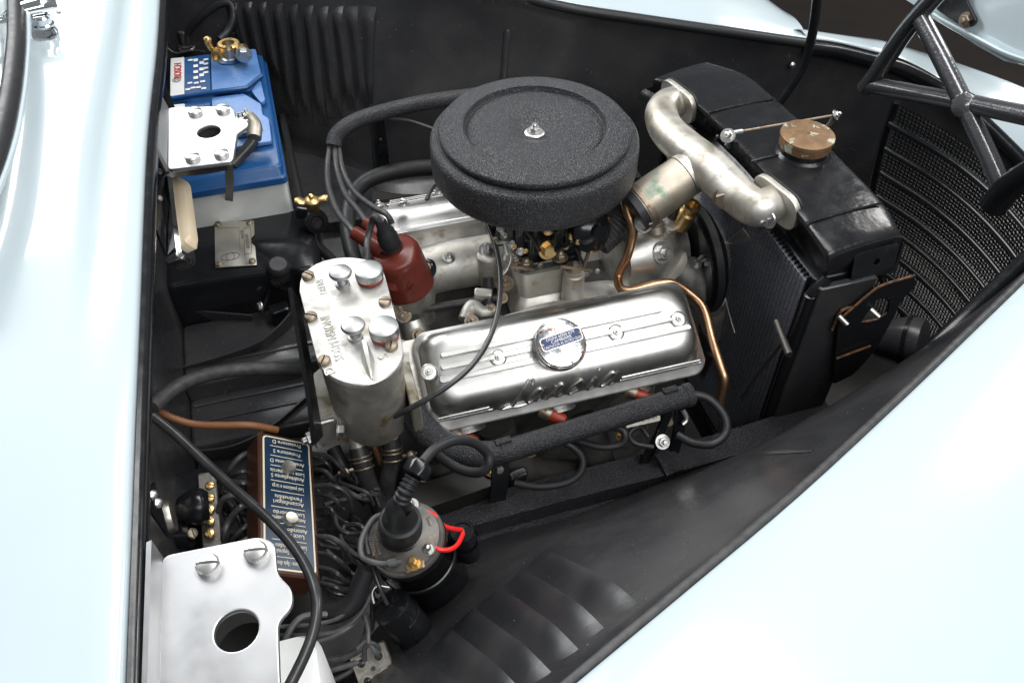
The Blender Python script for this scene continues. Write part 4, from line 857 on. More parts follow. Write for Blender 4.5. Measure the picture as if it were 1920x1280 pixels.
# --- heater box with data plate
hb = thing("heater_box", "black rounded sheet metal box with maker plate by the battery", "box")
ZT = .622; TLp = [(306, 412), (330, 395), (545, 388), (572, 402), (592, 440), (600, 500), (560, 506), (546, 503), (420, 520), (306, 540)]
Q = [at(x, y, z=ZT) for x, y in TLp]
ol = roundpoly([(q.x, q.y) for q in Q], .012, 4)
b = bm_(); cxy = V((sum(p[0] for p in ol)/len(ol), sum(p[1] for p in ol)/len(ol)))
def ring(d, z): return [V((p[0]+(cxy.x-p[0])*d, p[1]+(cxy.y-p[1])*d, z)) for p in ol]
loft(b, [ring(-.02, .50), ring(-.02, .59), ring(0, .612), ring(.03, .6195), ring(.08, .622)], True, False, True); obj("shell", b, bgloss, hb, 60)
dp_ = at(443, 457, z=ZT+.003); M = FR(dp_, (0, 0, 1), (1, .02, 0))
def pol(pts): return [((M.inverted() @ at(x, y, z=ZT+.003)).xy[:]) for x, y in pts]
obj("data_plate", plate([pol([(403, 417), (476, 415), (477, 440), (471, 447), (471, 456), (478, 462), (481, 497), (404, 502)])], .0016, M, .0003), nickel, hb); dpo = hb.children[-1]
for x, y in ((409, 421), (468, 418), (410, 496), (473, 490)): bolt(dpo, at(x, y, z=ZT+.004), (0, 0, 1), .0048, oldsteel, 'slot', 'screw')
c = at(432, 481, z=ZT+.004)
b = bm_()
tube(b, [c+V((.013*math.cos(a*.3142), .008*math.sin(a*.3142), 0)) for a in range(21)], .0005, 5, 0)
tube(b, [c+V((.006*math.cos(a*.3142), .008*math.sin(a*.3142), 0)) for a in range(21)], .0005, 5, 0)
Bx = [at(x, y, z=ZT+.004) for x, y in ((457, 428), (470, 427), (472, 475), (459, 477))]
tube(b, Bx+[Bx[0]], .0004, 5, 0)
bx2 = [at(x, y, z=ZT+.004) for x, y in ((408, 428), (448, 426), (450, 470))]; tube(b, bx2, .0003, 5, 0)
obj("etched_lines", b, darkprint, dpo)
obj("etched_text", join([text("AUTOTELAIO", .0062, FR(at(464, 452, z=ZT+.004), (0, 0, 1), (-.02, 1, 0)), .0002, sx=.9), text("MOTORE", .0055, FR(at(462, 438, z=ZT+.004) + V((-.006, 0, 0)), (0, 0, 1), (-.02, 1, 0)), .0002, sx=.9)]), darkprint, dpo)
bolt(hb, at(497, 380, z=.628), (0, 0, 1), .0085, rubber, 'hex')
b = bm_(); lathe(b, [(.0165, -.01), (.017, 0), (.0155, .003), (.017, .007), (.016, .014), (.012, .018), (.009, .018)], FR(at(523, 508, z=.615), (.1, -.25, 1)), 22); obj("rubber_grommet", b, rubber, hb)
b = bm_(); lathe(b, [(.0095, -.01), (.0085, .012), (.006, .014)], FR(at(520, 530, z=.60), (-.1, -.4, .6)), 12); obj("clamp_block", b, bgloss, hb)
b = bm_(); tube(b, [at(505, 540, z=.59), at(500, 562, z=.575), at(492, 580, z=.565)], .004, 8, 3); obj("pull_rod", b, bgloss, hb)
b = bm_(); block(b, -.014, .014, -.010, .010, -.03, .0, FR(at(522, 575, z=.575), (0, 0, 1), (1, .2, 0)), .004); obj("lever_housing", b, bgloss, hb)
bolt(hb, at(490, 574, z=.575), (-1, -.3, .2), .0058, steel, 'hex')
# --- brass wing tap
tp = thing("wing_tap", "brass winged tap on a black clamp next to the battery", "tap")
c = at(585, 378, z=.665)
b = bm_(); lathe(b, [(.009, -.03), (.0095, -.008), (.011, -.006), (.012, .003), (.008, .006), (0, .007)], Matrix.Translation(c), 22); obj("stem", b, brass, tp)
for s in (-1, 1):
    b = bm_(); tube(b, [c+V((s*.006, 0, 0)), c+V((s*.016, -.002*s, .003)), c+V((s*.024, -.003*s, .0055))], [.005, .0075, .0085, .005], 14, 4, ell=.45, up=(0, 0, 1)); obj("wing", b, brass, tp)
b = bm_(); lathe(b, [(.004, 0), (.0042, .006), (.002, .008)], Matrix.Translation(c+V((0, 0, .005))), 10); obj("rivet", b, brass, tp)
b = bm_(); tube(b, [at(560, 398, z=.64), at(585, 402, z=.64), at(600, 412, z=.635)], .010, 14, 3); obj("clamp_body", b, bgloss, tp)
b = bm_(); lathe(b, [(.017, -.01), (.018, 0), (.017, .01), (.010, .011), (.008, .008), (.006, .008)], FR(at(592, 414, z=.635), (.15, -.9, .35)), 24); obj("clamp_bush", b, bgloss, tp)
b = bm_(); tube(b, [at(598, 428, z=.62), at(600, 448, z=.59), at(602, 470, z=.56)], .0042, 10, 2); obj("outlet_pipe", b, oldsteel, tp)

# ================================================================== reservoir and distributor
rs = thing("fluid_reservoir", "cast aluminium twin fluid reservoir with knurled caps beside the valve cover", "reservoir")
ZR = .742
To = [(562, 545), (566, 520), (585, 500), (612, 488), (645, 483), (675, 485), (700, 492), (716, 503), (735, 570), (752, 640), (754, 668), (738, 694), (712, 712), (680, 720), (645, 715), (615, 700), (598, 680), (586, 640)]
Q = [at(x, y, z=ZR) for x, y in To]; ol = [(q.x, q.y) for q in smooth(Q+[Q[0]], 3)[:-1]]
cx = sum(p[0] for p in ol)/len(ol); cy = sum(p[1] for p in ol)/len(ol)
def rr(d, z, dy=0): return [V((cx+(p[0]-cx)*d, cy+(p[1]-cy)*d+dy, z)) for p in ol]
b = bm_(); loft(b, [rr(.86, .610), rr(.90, .616), rr(.955, .70), rr(.96, ZR-.0075)], True, True, False); body = obj("body", b, resbody, rs, 45)
b = bm_(); loft(b, [rr(1.0, ZR-.0072), rr(1.012, ZR-.006), rr(1.012, ZR-.0012), rr(1.0, ZR)], True, True, True); lidr = obj("top_plate", b, resal, rs, 30)
# mounting flange and lower cast foot
Ft = [(578, 690), (588, 830), (745, 800), (775, 745), (765, 650), (700, 650)]
b = bm_(); Q = [at(x, y, z=.655) for x, y in ((588, 700), (596, 790), (690, 775), (752, 742), (770, 700), (766, 640), (690, 620))]
lo = [at(x, y, z=.600) for x, y in ((596, 800), (604, 838), (690, 822), (748, 796), (772, 750), (765, 700), (690, 680))]
loft(b, [[q for q in lo], [q for q in Q]], True, True, True); obj("cast_foot", b, resbody, rs, 40)
b = bm_(); strip(b, [at(551, 552, z=.715), at(570, 660, z=.70), at(588, 770, z=.675), at(595, 825, z=.65)], .005, .03, (-.2, -.35, 1), 3); obj("side_rail", b, bgloss, rs)
b = bm_(); block(b, -.012, .014, -.004, .004, -.02, .02, FR(at(612, 806, z=.635), (0, 0, 1), (1, .1, 0)), .004); obj("lug", b, resal, rs)
bolt(rs, at(588, 820, z=.632), (-1, -.2, 0), .0085, steel, 'nut'); bolt(rs, at(634, 806, z=.640), (1, -.25, 0), .0085, steel, 'hex')
b = bm_(); strip(b, [at(755, 682, z=.66), at(768, 680, z=.66)], .07, .003, (0, 0, 1), 0) if 0 else block(b, -.006, .006, -.05, .02, -.05, .0, FR(at(764, 700, z=.675), (0, 0, 1), (1, 0, 0)), .003); obj("back_plate", b, resbody, rs)
for px, py in ((578, 519), (722, 568), (583, 596), (608, 678), (734, 651)): bolt(lidr, at(px, py, z=ZR), (0, 0, 1), .0075, oldsteel, 'slot', 'screw')
def kcap(px, py, label):
    c = at(px, py, z=ZR+.020); c.z = ZR; M = Matrix.Translation(c)
    b = bm_(); lathe(b, [(.0163, .0015), (.0163, .005)], M, 28); obj("red_seal", b, redr, rs)
    b = bm_(); seg = 96; rings = []
    for r, h, kn in ((.0155, .005, 0), (.0168, .0055, 1), (.0168, .0145, 1), (.0165, .016, 0), (.0145, .0172, 0), (.001, .0176, 0)):
        rings.append([M @ V(((r-kn*.0008*(i % 2))*math.cos(2*math.pi*i/seg), (r-kn*.0008*(i % 2))*math.sin(2*math.pi*i/seg), h)) for i in range(seg)])
    loft(b, rings, True, True, True); obj("knurled_cap", b, plate_alu, rs, 30)
kcap(690, 500, ""); kcap(718, 606, "")
for px, py in ((637, 512), (661, 611)):
    c = at(px, py-6, z=ZR+.024); c.z = ZR
    b = bm_(); lathe(b, [(.009, 0), (.0085, .003), (.006, .004), (.005, .009), (.0052, .012), (.009, .014), (.0125, .0165), (.0138, .0195), (.0125, .0222), (.008, .0242), (0, .025)], Matrix.Translation(c), 28); obj("push_knob", b, plate_alu, rs)
# upright cast fin at the near end
c = at(684, 682, z=ZR); b = bm_()
rings = []
for i, (dy, hw, h0, h1) in enumerate(((.026, .002, 0, .012), (.015, .006, 0, .022), (.002, .007, 0, .022), (-.012, .005, -.003, .014), (-.025, .002, -.006, .002))):
    rings.append([c+V((.004-hw, dy, h0)), c+V((.004+hw, dy, h0)), c+V((.004+hw*.35, dy, h1)), c+V((.004-hw*.35, dy, h1))])
rings = [r for r in rings]; loft(b, rings, True, True, True); obj("pouring_fin", b, resal, rs, 30)
# raised lettering cast into the top
for me_ in (text("SOSPENSIONI", .0150, FR(at(623, 632, z=ZR+.0005), (0, 0, 1), (-.10, 1, 0)), .0006, sx=.80), text("FRENI", .0125, FR(at(603, 537, z=ZR+.0005), (0, 0, 1), (-.10, 1, 0)), .0006, sx=.80),
     text("S", .016, FR(at(719, 667, z=ZR+.0005), (0, 0, 1), (-.3, 1, 0)), .0008), text("D", .016, FR(at(618, 695, z=ZR+.0005), (0, 0, 1), (-.3, 1, 0)), .0008)): obj("raised_lettering", me_, resal, lidr)
# two hoses leaving below
for P, lb in (([(672, 838, .60), (680, 870, .585), (692, 910, .56), (712, 950, .53), (722, 990, .50)], "left black hose with wire clamp under the fluid reservoir"), ([(732, 822, .60), (735, 850, .585), (728, 890, .56), (722, 930, .53), (724, 985, .50)], "right black hose with wire clamp under the fluid reservoir")):
    t = thing("reservoir_hose", lb, "hose", "hoses under the reservoir"); b = bm_(); pts = ats(P); tube(b, pts, .0115, 14, 6); obj("hose", b, hosem, t)
    d = (pts[1]-pts[0]).normalized()
    for k in (.012, .017, .026): 
        M = FR(pts[0]+d*k, d); b = bm_(); tube(b, [M @ V((.0125*math.cos(a*.449), .0125*math.sin(a*.449), .0)) for a in range(15)], .0013, 6, 0); obj("clamp_wire", b, oldsteel, t)
    sgn = -1 if 'left' in lb else 1
    b = bm_(); q0 = pts[0]+d*.02; tube(b, [q0+V((sgn*.012, -.006, 0)), q0+V((sgn*.03, -.008, .002))], .0026, 8, 0); obj("clamp_tail", b, oldsteel, t)
    bolt(t, q0+V((sgn*.022, -.010, .004)), (sgn*.2, -.6, .6), .0058, oldsteel, 'round', 'clamp_screw')
    b = bm_(); lathe(b, [(.010, -.012), (.010, .01)], FR(pts[0]-d*.004, d), 14); obj("outlet", b, resal, t)
# --- distributor
ds = thing("distributor", "red brown bakelite distributor cap beside the reservoir", "distributor")
P0 = at(764, 528, z=.655); P1 = at(730, 452, z=.735); axd = (P1-P0).normalized(); M = FR(P0, axd, (1, 0, 0)); H = (P1-P0).length
b = bm_(); lathe(b, [(.034, -.006), (.036, -.004), (.036, .003), (.0348, .005), (.0338, H*.62), (.033, H*.70), (.0305, H*.755), (.026, H*.785), (.0165, H*.80), (.0135, H*.82), (.0125, H)], M, 48); cap = obj("cap", b, bake, ds, 40)
def tower(a, h0, h1, r0, ln):
    d = V((math.cos(a), math.sin(a), 0)); b = bm_(); tube(b, [M @ (d*.022+V((0, 0, h0))), M @ (d*(.022+ln*.5)+V((0, 0, (h0+h1)/2))), M @ (d*(.022+ln)+V((0, 0, h1)))], [r0*1.2, r0], 14, 2); return obj("tower", b, bake, cap)
b = bm_(); tube(b, [M @ V((-.012, .002, H*.80)), at(682, 447, z=.725), at(664, 436, z=.728)], [.012, .0095, .0092], 16, 3); obj("tower", b, bake, cap)
b = bm_(); tube(b, [M @ V((-.006, .016, H*.82)), at(700, 430, z=.725), at(686, 418, z=.728)], [.012, .0095, .0092], 16, 3); obj("tower", b, bake, cap)
b = bm_(); tube(b, [at(755, 485, z=.71), at(744, 508, z=.695), at(733, 538, z=.675)], [.007, .0105, .0115], 16, 3); obj("tower", b, bake, cap)
b = bm_(); tube(b, [at(775, 500, z=.70), at(768, 525, z=.685), at(758, 545, z=.665)], [.004, .007, .008], 14, 3); obj("tower", b, bake, cap)
b = bm_(); lathe(b, [(.030, -.035), (.032, -.02), (.033, -.006)], M, 32); obj("housing", b, cast, ds)
b = bm_(); lathe(b, [(.017, -.09), (.019, -.05), (.026, -.036)], M, 24); obj("shaft_housing", b, cast, ds)
b = bm_(); tube(b, [at(800, 488, z=.68), at(810, 492, z=.68), at(813, 506, z=.672), at(806, 518, z=.665), at(797, 517, z=.665)], .004, 8, 5, ell=.4, up=(.3, -.3, .9)); obj("spring_clip", b, bgloss, ds)
b = bm_(); strip(b, [at(790, 485, z=.685), at(797, 497, z=.678), at(797, 515, z=.668)], .006, .003, (.8, -.5, .3), 3); obj("clip_ear", b, bake, ds)
for px, py, z, r in ((752, 575, .63, .006), (757, 590, .62, .0075), (745, 560, .64, .005)): bolt(ds, at(px, py, z=z), (-.2, -.7, .6), r, oldsteel, 'nut')
b = bm_(); block(b, -.016, .016, -.008, .008, -.012, .012, FR(at(752, 588, z=.605), (0, -.3, 1), (1, -.2, 0)), .003); obj("octane_block", b, cast, ds)
b = bm_(); tube(b, ats([(772, 600, .59), (780, 625, .575), (790, 660, .555)]), [.018, .020, .022], 16, 3); obj("drive_housing", b, cast, ds)
bolt(ds, at(785, 628, z=.59), (.2, -.7, .6), .0075, oldsteel, 'hex')
bt = thing("lead_boot", "black rubber boot on the centre of the distributor cap", "boot")
T = M @ V((0, 0, H)); 
b = bm_(); lathe(b, [(.0125, -.008), (.0135, -.006), (.0138, .008), (.0125, .012), (.0118, .018), (.0085, .022), (.0072, .036), (.006, .04)], FR(T, axd), 24); obj("boot", b, rubber, bt)
b = bm_(); lathe(b, [(.0142, -.010), (.0146, -.008), (.0142, -.006)], FR(T, axd), 24); obj("rim", b, rubber, bt)
tt = T+axd*.034
cable("coil_lead", [tt, tt+axd*.012+V((-.004, 0, 0)), at(697, 418, z=.765), at(690, 445, z=.75), at(688, 470, z=.745), at(688, 500, z=.73), at(700, 540, z=.70)], .0042, rubgrey, "grey ignition lead curving down from the distributor boot", "wire", seg=12)
# --- far lead tube
ft = thing("lead_tube", "black ignition lead tube on the far side behind the air cleaner", "tube", "ignition lead tubes")
b = bm_(); P = ats([(900, 178, .72), (800, 192, .715), (735, 206, .71), (680, 222, .705), (648, 238, .70), (630, 256, .69), (626, 274, .68)]); tube(b, P, .0125, 16, 6); obj("tube", b, wrinkle2, ft)
b = bm_(); strip(b, [at(708, 210, z=.71), at(712, 245, z=.67), at(718, 290, z=.62), at(722, 340, z=.56)], .018, .003, (-.1, -1, .25), 3); obj("strap", b, bgloss, ft)
b = bm_(); strip(b, [at(698, 222, z=.70), at(703, 280, z=.63), at(706, 340, z=.56)], .006, .012, (.3, -1, .25), 3); obj("strap", b, bgloss, ft)
bolt(ft, at(713, 262, z=.655), (0, -1, .4), .004, bgloss, 'round', 'screw')
cable("lower_tube", ats([(870, 312, .60), (780, 316, .60), (715, 328, .60), (676, 348, .595), (655, 385, .59), (652, 430, .585), (662, 480, .58), (675, 520, .57)]), [.014, .013, .012], rubber, "thick black tube curving behind the distributor", "tube", seg=14)
for i, (P, lb) in enumerate((([(619, 272, .68), (614, 310, .67), (616, 350, .68), (632, 395, .70), (655, 425, .725), (668, 440, .728)], "leftmost ignition lead from the far tube to the distributor"),
             ([(627, 274, .68), (632, 320, .67), (648, 365, .69), (672, 395, .715), (688, 418, .728)], "middle ignition lead from the far tube to the distributor"),
             ([(634, 272, .68), (643, 320, .665), (665, 360, .68), (700, 388, .70), (725, 402, .71), (735, 420, .70)], "rightmost ignition lead from the far tube to the distributor"))):
    cable("ignition_lead", ats(P), .0042, rubgrey, lb, "wire", "ignition leads at the distributor", seg=12)
cable("thin_lead", ats([(728, 222, .70), (770, 228, .70), (820, 245, .70)]), .003, wireM, "short thin black lead under the far lead tube", "wire")
cable("curved_lead", ats([(800, 375, .66), (812, 350, .67), (840, 332, .68)]), .0035, rubgrey, "grey lead curving up behind the far valve cover", "wire")
cable("valve_cover_cable", ats([(908, 400, .735), (915, 420, .732), (930, 465, .725), (938, 520, .715), (934, 580, .71), (915, 640, .705), (880, 690, .70), (830, 730, .695), (775, 762, .68), (740, 780, .66)]), .0034, wireM, "thin black cable sweeping across the near valve cover", "cable", seg=10)
cj = thing("cable_end", "small steel cable end below the air cleaner rim", "fitting"); bolt(cj, at(908, 399, z=.737), (0, -.4, 1), .005, steel, 'nut')
b = bm_(); lathe(b, [(.004, -.01), (.005, 0), (.005, .006)], FR(at(910, 408, z=.732), (-.1, .4, .9)), 12); obj("ferrule", b, steel, cj)
b = bm_(); strip(b, ats([(893, 397, .73), (905, 400, .732), (940, 412, .73)]), .008, .002, (0, -.3, 1), 3); obj("tab", b, oldsteel, cj)
# ================================================================== near lead tube and mounts
nt_ = thing("lead_tube", "textured black ignition lead tube below the near valve cover", "tube", "ignition lead tubes")
A, B = at(940, 848, z=.600), at(1290, 740, z=.600)
b = bm_(); tube(b, [A, A.lerp(B, .5), B], .0142, 20, 4, caps=False); obj("tube", b, wrinkle2, nt_)
b = bm_(); lathe(b, [(.0148, -.006), (.0155, -.004), (.0155, .004), (.013, .005), (.012, -.004)], FR(B, B-A), 24); obj("end_collar", b, wrinkle2, nt_)
b = bm_(); tube(b, [A.lerp(B, .02), at(890, 850, z=.600), at(835, 835, z=.605), at(795, 805, z=.615), at(768, 765, z=.63)], [.0142, .0165, .018, .018, .017], 20, 7); obj("rubber_elbow", b, wrinkle2, nt_)
for k in (.015, .9):
    p = A.lerp(B, k); b = bm_(); block(b, -.010, .010, -.004, .005, -.003, .005, FR(p+V((0, .004, .0135)), (0, .15, 1), B-A), .002); obj("saddle", b, wrinkle2, nt_)
b = bm_(); strip(b, [at(938, 868, z=.585), at(937, 900, z=.56), at(932, 938, z=.52)], .022, .004, (.1, -1, .2), 3); obj("strap", b, bgloss, nt_)
bolt(nt_, at(936, 880, z=.578), (0, -1, .4), .0042, steel, 'hex')
b = bm_(); strip(b, [at(1252, 775, z=.585), at(1235, 815, z=.55), at(1208, 866, z=.505)], .014, .004, (.2, -1, .2), 2); obj("strut", b, bgloss, nt_)
b = bm_(); strip(b, [at(1276, 765, z=.585), at(1272, 810, z=.55), at(1262, 850, z=.51)], .016, .004, (.1, -1, .2), 2); obj("strut", b, bgloss, nt_)
b = bm_(); strip(b, [at(1238, 838, z=.53), at(1252, 858, z=.512), at(1266, 885, z=.502)], .028, .004, (.1, -.5, .9), 2); obj("foot", b, wrinkle2, nt_)
bolt(nt_, at(1242, 828, z=.545), (0, -.6, .7), .0068, steel, 'nut'); bolt(nt_, at(1254, 790, z=.565), (0, -.8, .5), .0052, oldsteel, 'hex')
b = bm_(); tube(b, [at(1280, 768, z=.59), at(1288, 785, z=.58), at(1280, 795, z=.575)], .003, 8, 4); obj("hook", b, steel, nt_)
eb = thing("engine_mount_beam", "black engine mount beam between reservoir hoses and chassis rail", "beam")
P = ats([(745, 940, .535), (840, 910, .535), (925, 880, .535)])
b = bm_(); strip(b, [p+V((0, 0, -.03)) for p in P], .035, .06, (0, -.1, 1), 2); obj("beam", b, floorm, eb)
bolt(eb, at(920, 882, z=.54), (0, -.4, 1), .006, brass, 'hex')
b = bm_(); block(b, -.012, .012, -.006, .006, -.03, .03, FR(at(968, 900, z=.50), (0, -.3, 1), (1, .1, 0)), .003); obj("bracket", b, bgloss, eb)
# looping plug leads
PL = [([(1296, 738, .60), (1330, 748, .595), (1358, 780, .585), (1360, 812, .575), (1335, 832, .57), (1300, 830, .565), (1270, 815, .565)], .0056, "black plug lead looping from the front end of the near tube"),
      ([(1080, 800, .585), (1120, 800, .585), (1160, 802, .585), (1172, 815, .58), (1165, 832, .57), (1130, 838, .565), (1090, 828, .565), (1072, 820, .565)], .0048, "black plug lead looping below the middle of the near tube"),
      ([(1020, 825, .58), (1060, 830, .58), (1090, 855, .565), (1088, 885, .55), (1060, 905, .54), (1010, 912, .535), (965, 905, .535)], .0048, "black plug lead hanging nearest the strap below the near tube"),
      ([(1216, 820, .56), (1200, 800, .565), (1180, 812, .56), (1190, 830, .555), (1225, 838, .55)], .0036, "small black wire coil under the number plate")]
for P, r, lb in PL: cable("plug_lead", ats(P), r, rubber, lb, "wire", "plug leads below the near tube", seg=12)
# ================================================================== ignition coil group
stripm2 = mat("dusty_raised_moulding", (.19, .17, .145), .45)
co = thing("ignition_coil", "large black ignition coil with dusty moulded top in the near corner", "ignition coil")
CT = at(760, 1008, z=.660); cax = V((-.20, -.08, .97)).normalized(); M = FR(CT, cax, (1, 0, 0))
b = bm_(); lathe(b, [(.010, -.135), (.038, -.135), (.0385, -.13), (.0385, -.02), (.0405, -.017), (.042, -.012), (.042, -.006), (.041, -.003)], M, 44); obj("can", b, bgloss, co)
b = bm_(); lathe(b, [(.042, -.050), (.0435, -.049), (.0435, -.043), (.042, -.042)], M, 44, False, False); obj("clamp_band", b, bgloss, co)
b = bm_(); lathe(b, [(.0412, -.008), (.0412, -.0015), (.040, .0005), (.0378, .0005), (.0365, .003), (.03, .005), (.018, .010), (.016, .016)], M, 44); topc = obj("moulded_top", b, coild, co)
obj("moulded_lettering", text("MAGNETI", .0062, M @ Matrix.Translation((-.027, .001, .0048)) @ Matrix.Rotation(rad(90), 4, 'Z'), .0011, sx=.9), stripm2, topc)
obj("moulded_lettering", text("MARELLI", .0062, M @ Matrix.Translation((-.0335, .001, .0042)) @ Matrix.Rotation(rad(90), 4, 'Z'), .0011, sx=.9), stripm2, topc)
b = bm_(); block(b, -.005, .005, -.006, .006, .003, .0062, M @ Matrix.Translation((.026, .006, 0)), .001); obj("raised_block", b, coild, topc)
for dx, dy, m, k, r in ((.004, -.031, brass, 'nut', .0062), (.021, -.022, steel, 'dome', .0052), (.014, .031, steel, 'dome', .0058), (.003, .034, brass, 'nut', .0045)): bolt(topc, M @ V((dx, dy, .0035)), cax, r, m, k, 'terminal')
b = bm_(); block(b, -.011, .010, -.008, .008, 0, .0025, M @ Matrix.Translation((.004, -.031, .002)), .002); obj("terminal_tab", b, oldsteel, topc)
# rubber boot with ribbed adaptor, and coil lead
cb_ = thing("coil_boot", "black rubber boot with ribbed adaptor on the ignition coil", "boot")
T0 = M @ V((-.002, .004, .006)); q1, q2, q3, q4 = at(748, 952, z=.715), at(758, 925, z=.735), at(775, 893, z=.745), at(792, 866, z=.750)
b = bm_(); tube(b, [T0, T0.lerp(q1, .3), T0.lerp(q1, .55), T0.lerp(q1, .62), q1, q1.lerp(q2, .1)], [.0215, .0225, .0215, .0165, .0135, .0120], 24, 3); obj("boot", b, rubber, cb_)
b = bm_(); lathe(b, [(.0235, -.0015), (.024, 0), (.0235, .002)], FR(T0.lerp(q1, .08), q1-T0), 24, False, False); obj("rim", b, rubber, cb_)
b = bm_(); S = smooth([q1, q2, q3], 16); tube(b, S, [(.0088 if (i // 2) % 2 else .0072) if i > 10 else .0078 for i in range(len(S))], 18, 0); obj("ribbed_sleeve", b, rubber, cb_, 20)
b = bm_(); seg = 24; rings = []
for s, r in ((0, .009), (.1, .0135), (.75, .0145), (1, .0125), (1.02, .007)):
    Mm = FR(q3.lerp(q4, s), q4-q3); rings.append([Mm @ V(((r-(.0012 if i % 3 == 0 else 0))*math.cos(2*math.pi*i/seg), (r-(.0012 if i % 3 == 0 else 0))*math.sin(2*math.pi*i/seg), 0)) for i in range(seg)])
loft(b, rings, True, True, True); obj("fluted_nut", b, bgloss, cb_)
cable("coil_cable", [q4, at(815, 842, z=.748), at(850, 826, z=.738), at(885, 828, z=.72), at(912, 848, z=.70), at(916, 870, z=.69), at(900, 885, z=.68), at(870, 882, z=.665), at(838, 866, z=.65), at(810, 845, z=.63)], .0054, rubber, "glossy black coil cable making a loop over the near tube", "cable", seg=14)
# suppressor with red wires
sp = thing("suppressor", "small black suppressor can joined by red wires", "capacitor")
a0 = at(866, 996, z=.635); sax = V((-.12, -.10, .98)).normalized()
b = bm_(); lathe(b, [(.0135, -.06), (.0138, -.002), (.0125, .001), (.0105, .001), (.010, -.001), (0, -.001)], FR(a0, sax), 24); obj("can", b, bgloss, sp)
b = bm_(); lathe(b, [(.0160, -.033), (.0166, -.031), (.0166, -.024), (.016, -.022)], FR(a0, sax), 24, False, False); obj("band", b, bgloss, sp)
bolt(sp, a0, sax, .003, oldsteel, 'round', 'solder_joint')
for P, lb in (([(800, 958, .668), (815, 966, .668), (832, 985, .66), (850, 991, .65), (866, 993, .637)], "upper red wire from coil to suppressor"), ([(811, 1020, .665), (822, 1029, .664), (842, 1030, .66), (858, 1020, .65), (868, 1000, .64)], "lower red wire from coil to suppressor")):
    cable("red_wire", ats(P), .0026, redw, lb, "wire", "red coil wires", seg=10)
# condenser
cn = thing("condenser", "tall black condenser can in front of the ignition coil", "capacitor")
a0 = at(731, 1133, z=.610); sax = V((-.34, .22, .90)).normalized()
b = bm_(); lathe(b, [(.0205, -.10), (.0212, -.098), (.0212, -.004), (.0195, -.0005), (.018, .0), (.008, -.0005), (.004, .0005), (.004, .002), (0, .002)], FR(a0, sax), 36); obj("can", b, bgloss, cn)
b = bm_(); Mx = FR(a0, sax); tube(b, [Mx @ V((.0216*math.cos(rad(a)), .0216*math.sin(rad(a)), -.022)) for a in range(-70, 60, 10)]+[Mx @ V((.0216*math.cos(rad(-75)), .0216*math.sin(rad(-75)), z)) for z in (-.04, -.06, -.08)], .0012, 6, 0); obj("strap_edge", b, bgloss, cn)
cable("condenser_wire", ats([(726, 1132, .612), (716, 1110, .625), (704, 1080, .635), (698, 1055, .64)]), .0022, wireM, "thin black wire rising from the condenser top", "wire")
cable("condenser_clip", ats([(701, 1130, .605), (698, 1110, .612), (708, 1098, .615), (730, 1100, .612)]), .0018, steel, "bent steel wire clip behind the condenser", "clip")
# grey lead around the coil
cable("coil_wire", ats([(752, 1052, .664), (720, 1056, .664), (695, 1052, .664), (680, 1044, .66), (676, 1025, .66), (682, 1000, .66), (700, 972, .66), (722, 962, .66)]), .003, wireG, "grey wire wrapped round the left side of the coil", "wire")
cable("coil_wire", ats([(692, 1040, .655), (686, 1010, .655), (690, 985, .655), (712, 970, .658)]), .0025, rubgrey, "second thin wire hugging the left side of the coil", "wire")
b = bm_(); tube(b, ats([(727, 1056, .664), (745, 1052, .664)]), [.0045, .0055], 12, 0); single("wire_terminal", b, wireG, "grey crimped terminal sleeve on the coil", "terminal")
# terminal strip
stripm = mat("dusty_grey_plastic", (.26, .25, .23), .5, col2=(.18, .16, .12), nscale=120)
ts = thing("terminal_strip", "pale four way screw terminal strip at the lower edge", "terminal strip")
Mt = FR(at(700, 1252, z=.56), (-.1, -.55, .83), (1, .18, 0))
b = bm_()
rstack(b, [(-.019, .019, -.021, .021, .003, -.012), (-.019, .019, -.021, .021, .003, 0)], Mt); obj("body", b, stripm, ts)
for sx in (-1, 1):
    for sy in (-1, 1):
        p = Mt @ V((sx*.0095, sy*.0095, 0)); b = bm_(); lathe(b, [(.0072, -.002), (.0070, .002), (.0042, .0023), (.0042, .0010), (0, .0010)], FR(p, Mt.to_3x3() @ V((0, 0, 1))), 18); w_ = obj("socket", b, stripm, ts)
        bolt(w_, p+Mt.to_3x3() @ V((0, 0, .0006)), Mt.to_3x3() @ V((0, 0, 1)), .0041, bgloss, 'slot', 'screw')
b = bm_(); lathe(b, [(.0024, -.001), (.0024, .0008)], Mt, 10); obj("centre_hole", b, ironmani, ts)
# ================================================================== fuse box
fb = thing("fuse_box", "brown bakelite fuse box with blue printed Italian label", "fuse box")
O = at(484, 807, z=.640); TR = at(586, 828, y=O.y-.004); BR = at(604, 1086, z=TR.z-.002); 
ux = (TR-O); vy = (BR-TR); n = ux.cross(-vy).normalized()
if n.z < 0: n = -n
W_, L_ = ux.length, vy.length; Mf_ = FR(O, n, ux); sgn = -1
b = bm_(); rstack(b, [(0, W_, -L_, 0, .004, -.035), (0, W_, -L_, 0, .004, -.002), (.002, W_-.002, -L_+.002, -.002, .004, 0)], Mf_); base = obj("case", b, bakebr, fb)
b = bm_(); rstack(b, [(.005, W_-.005, -L_+.005, -.005, .005, 0), (.005, W_-.005, -L_+.005, -.005, .005, .0008)], Mf_); obj("label_border", b, labelcream, fb)
b = bm_(); rstack(b, [(.007, W_-.007, -L_+.007, -.007, .004, .0006), (.007, W_-.007, -L_+.007, -.007, .004, .0012)], Mf_); lab = obj("label_panel", b, labelblue, fb)
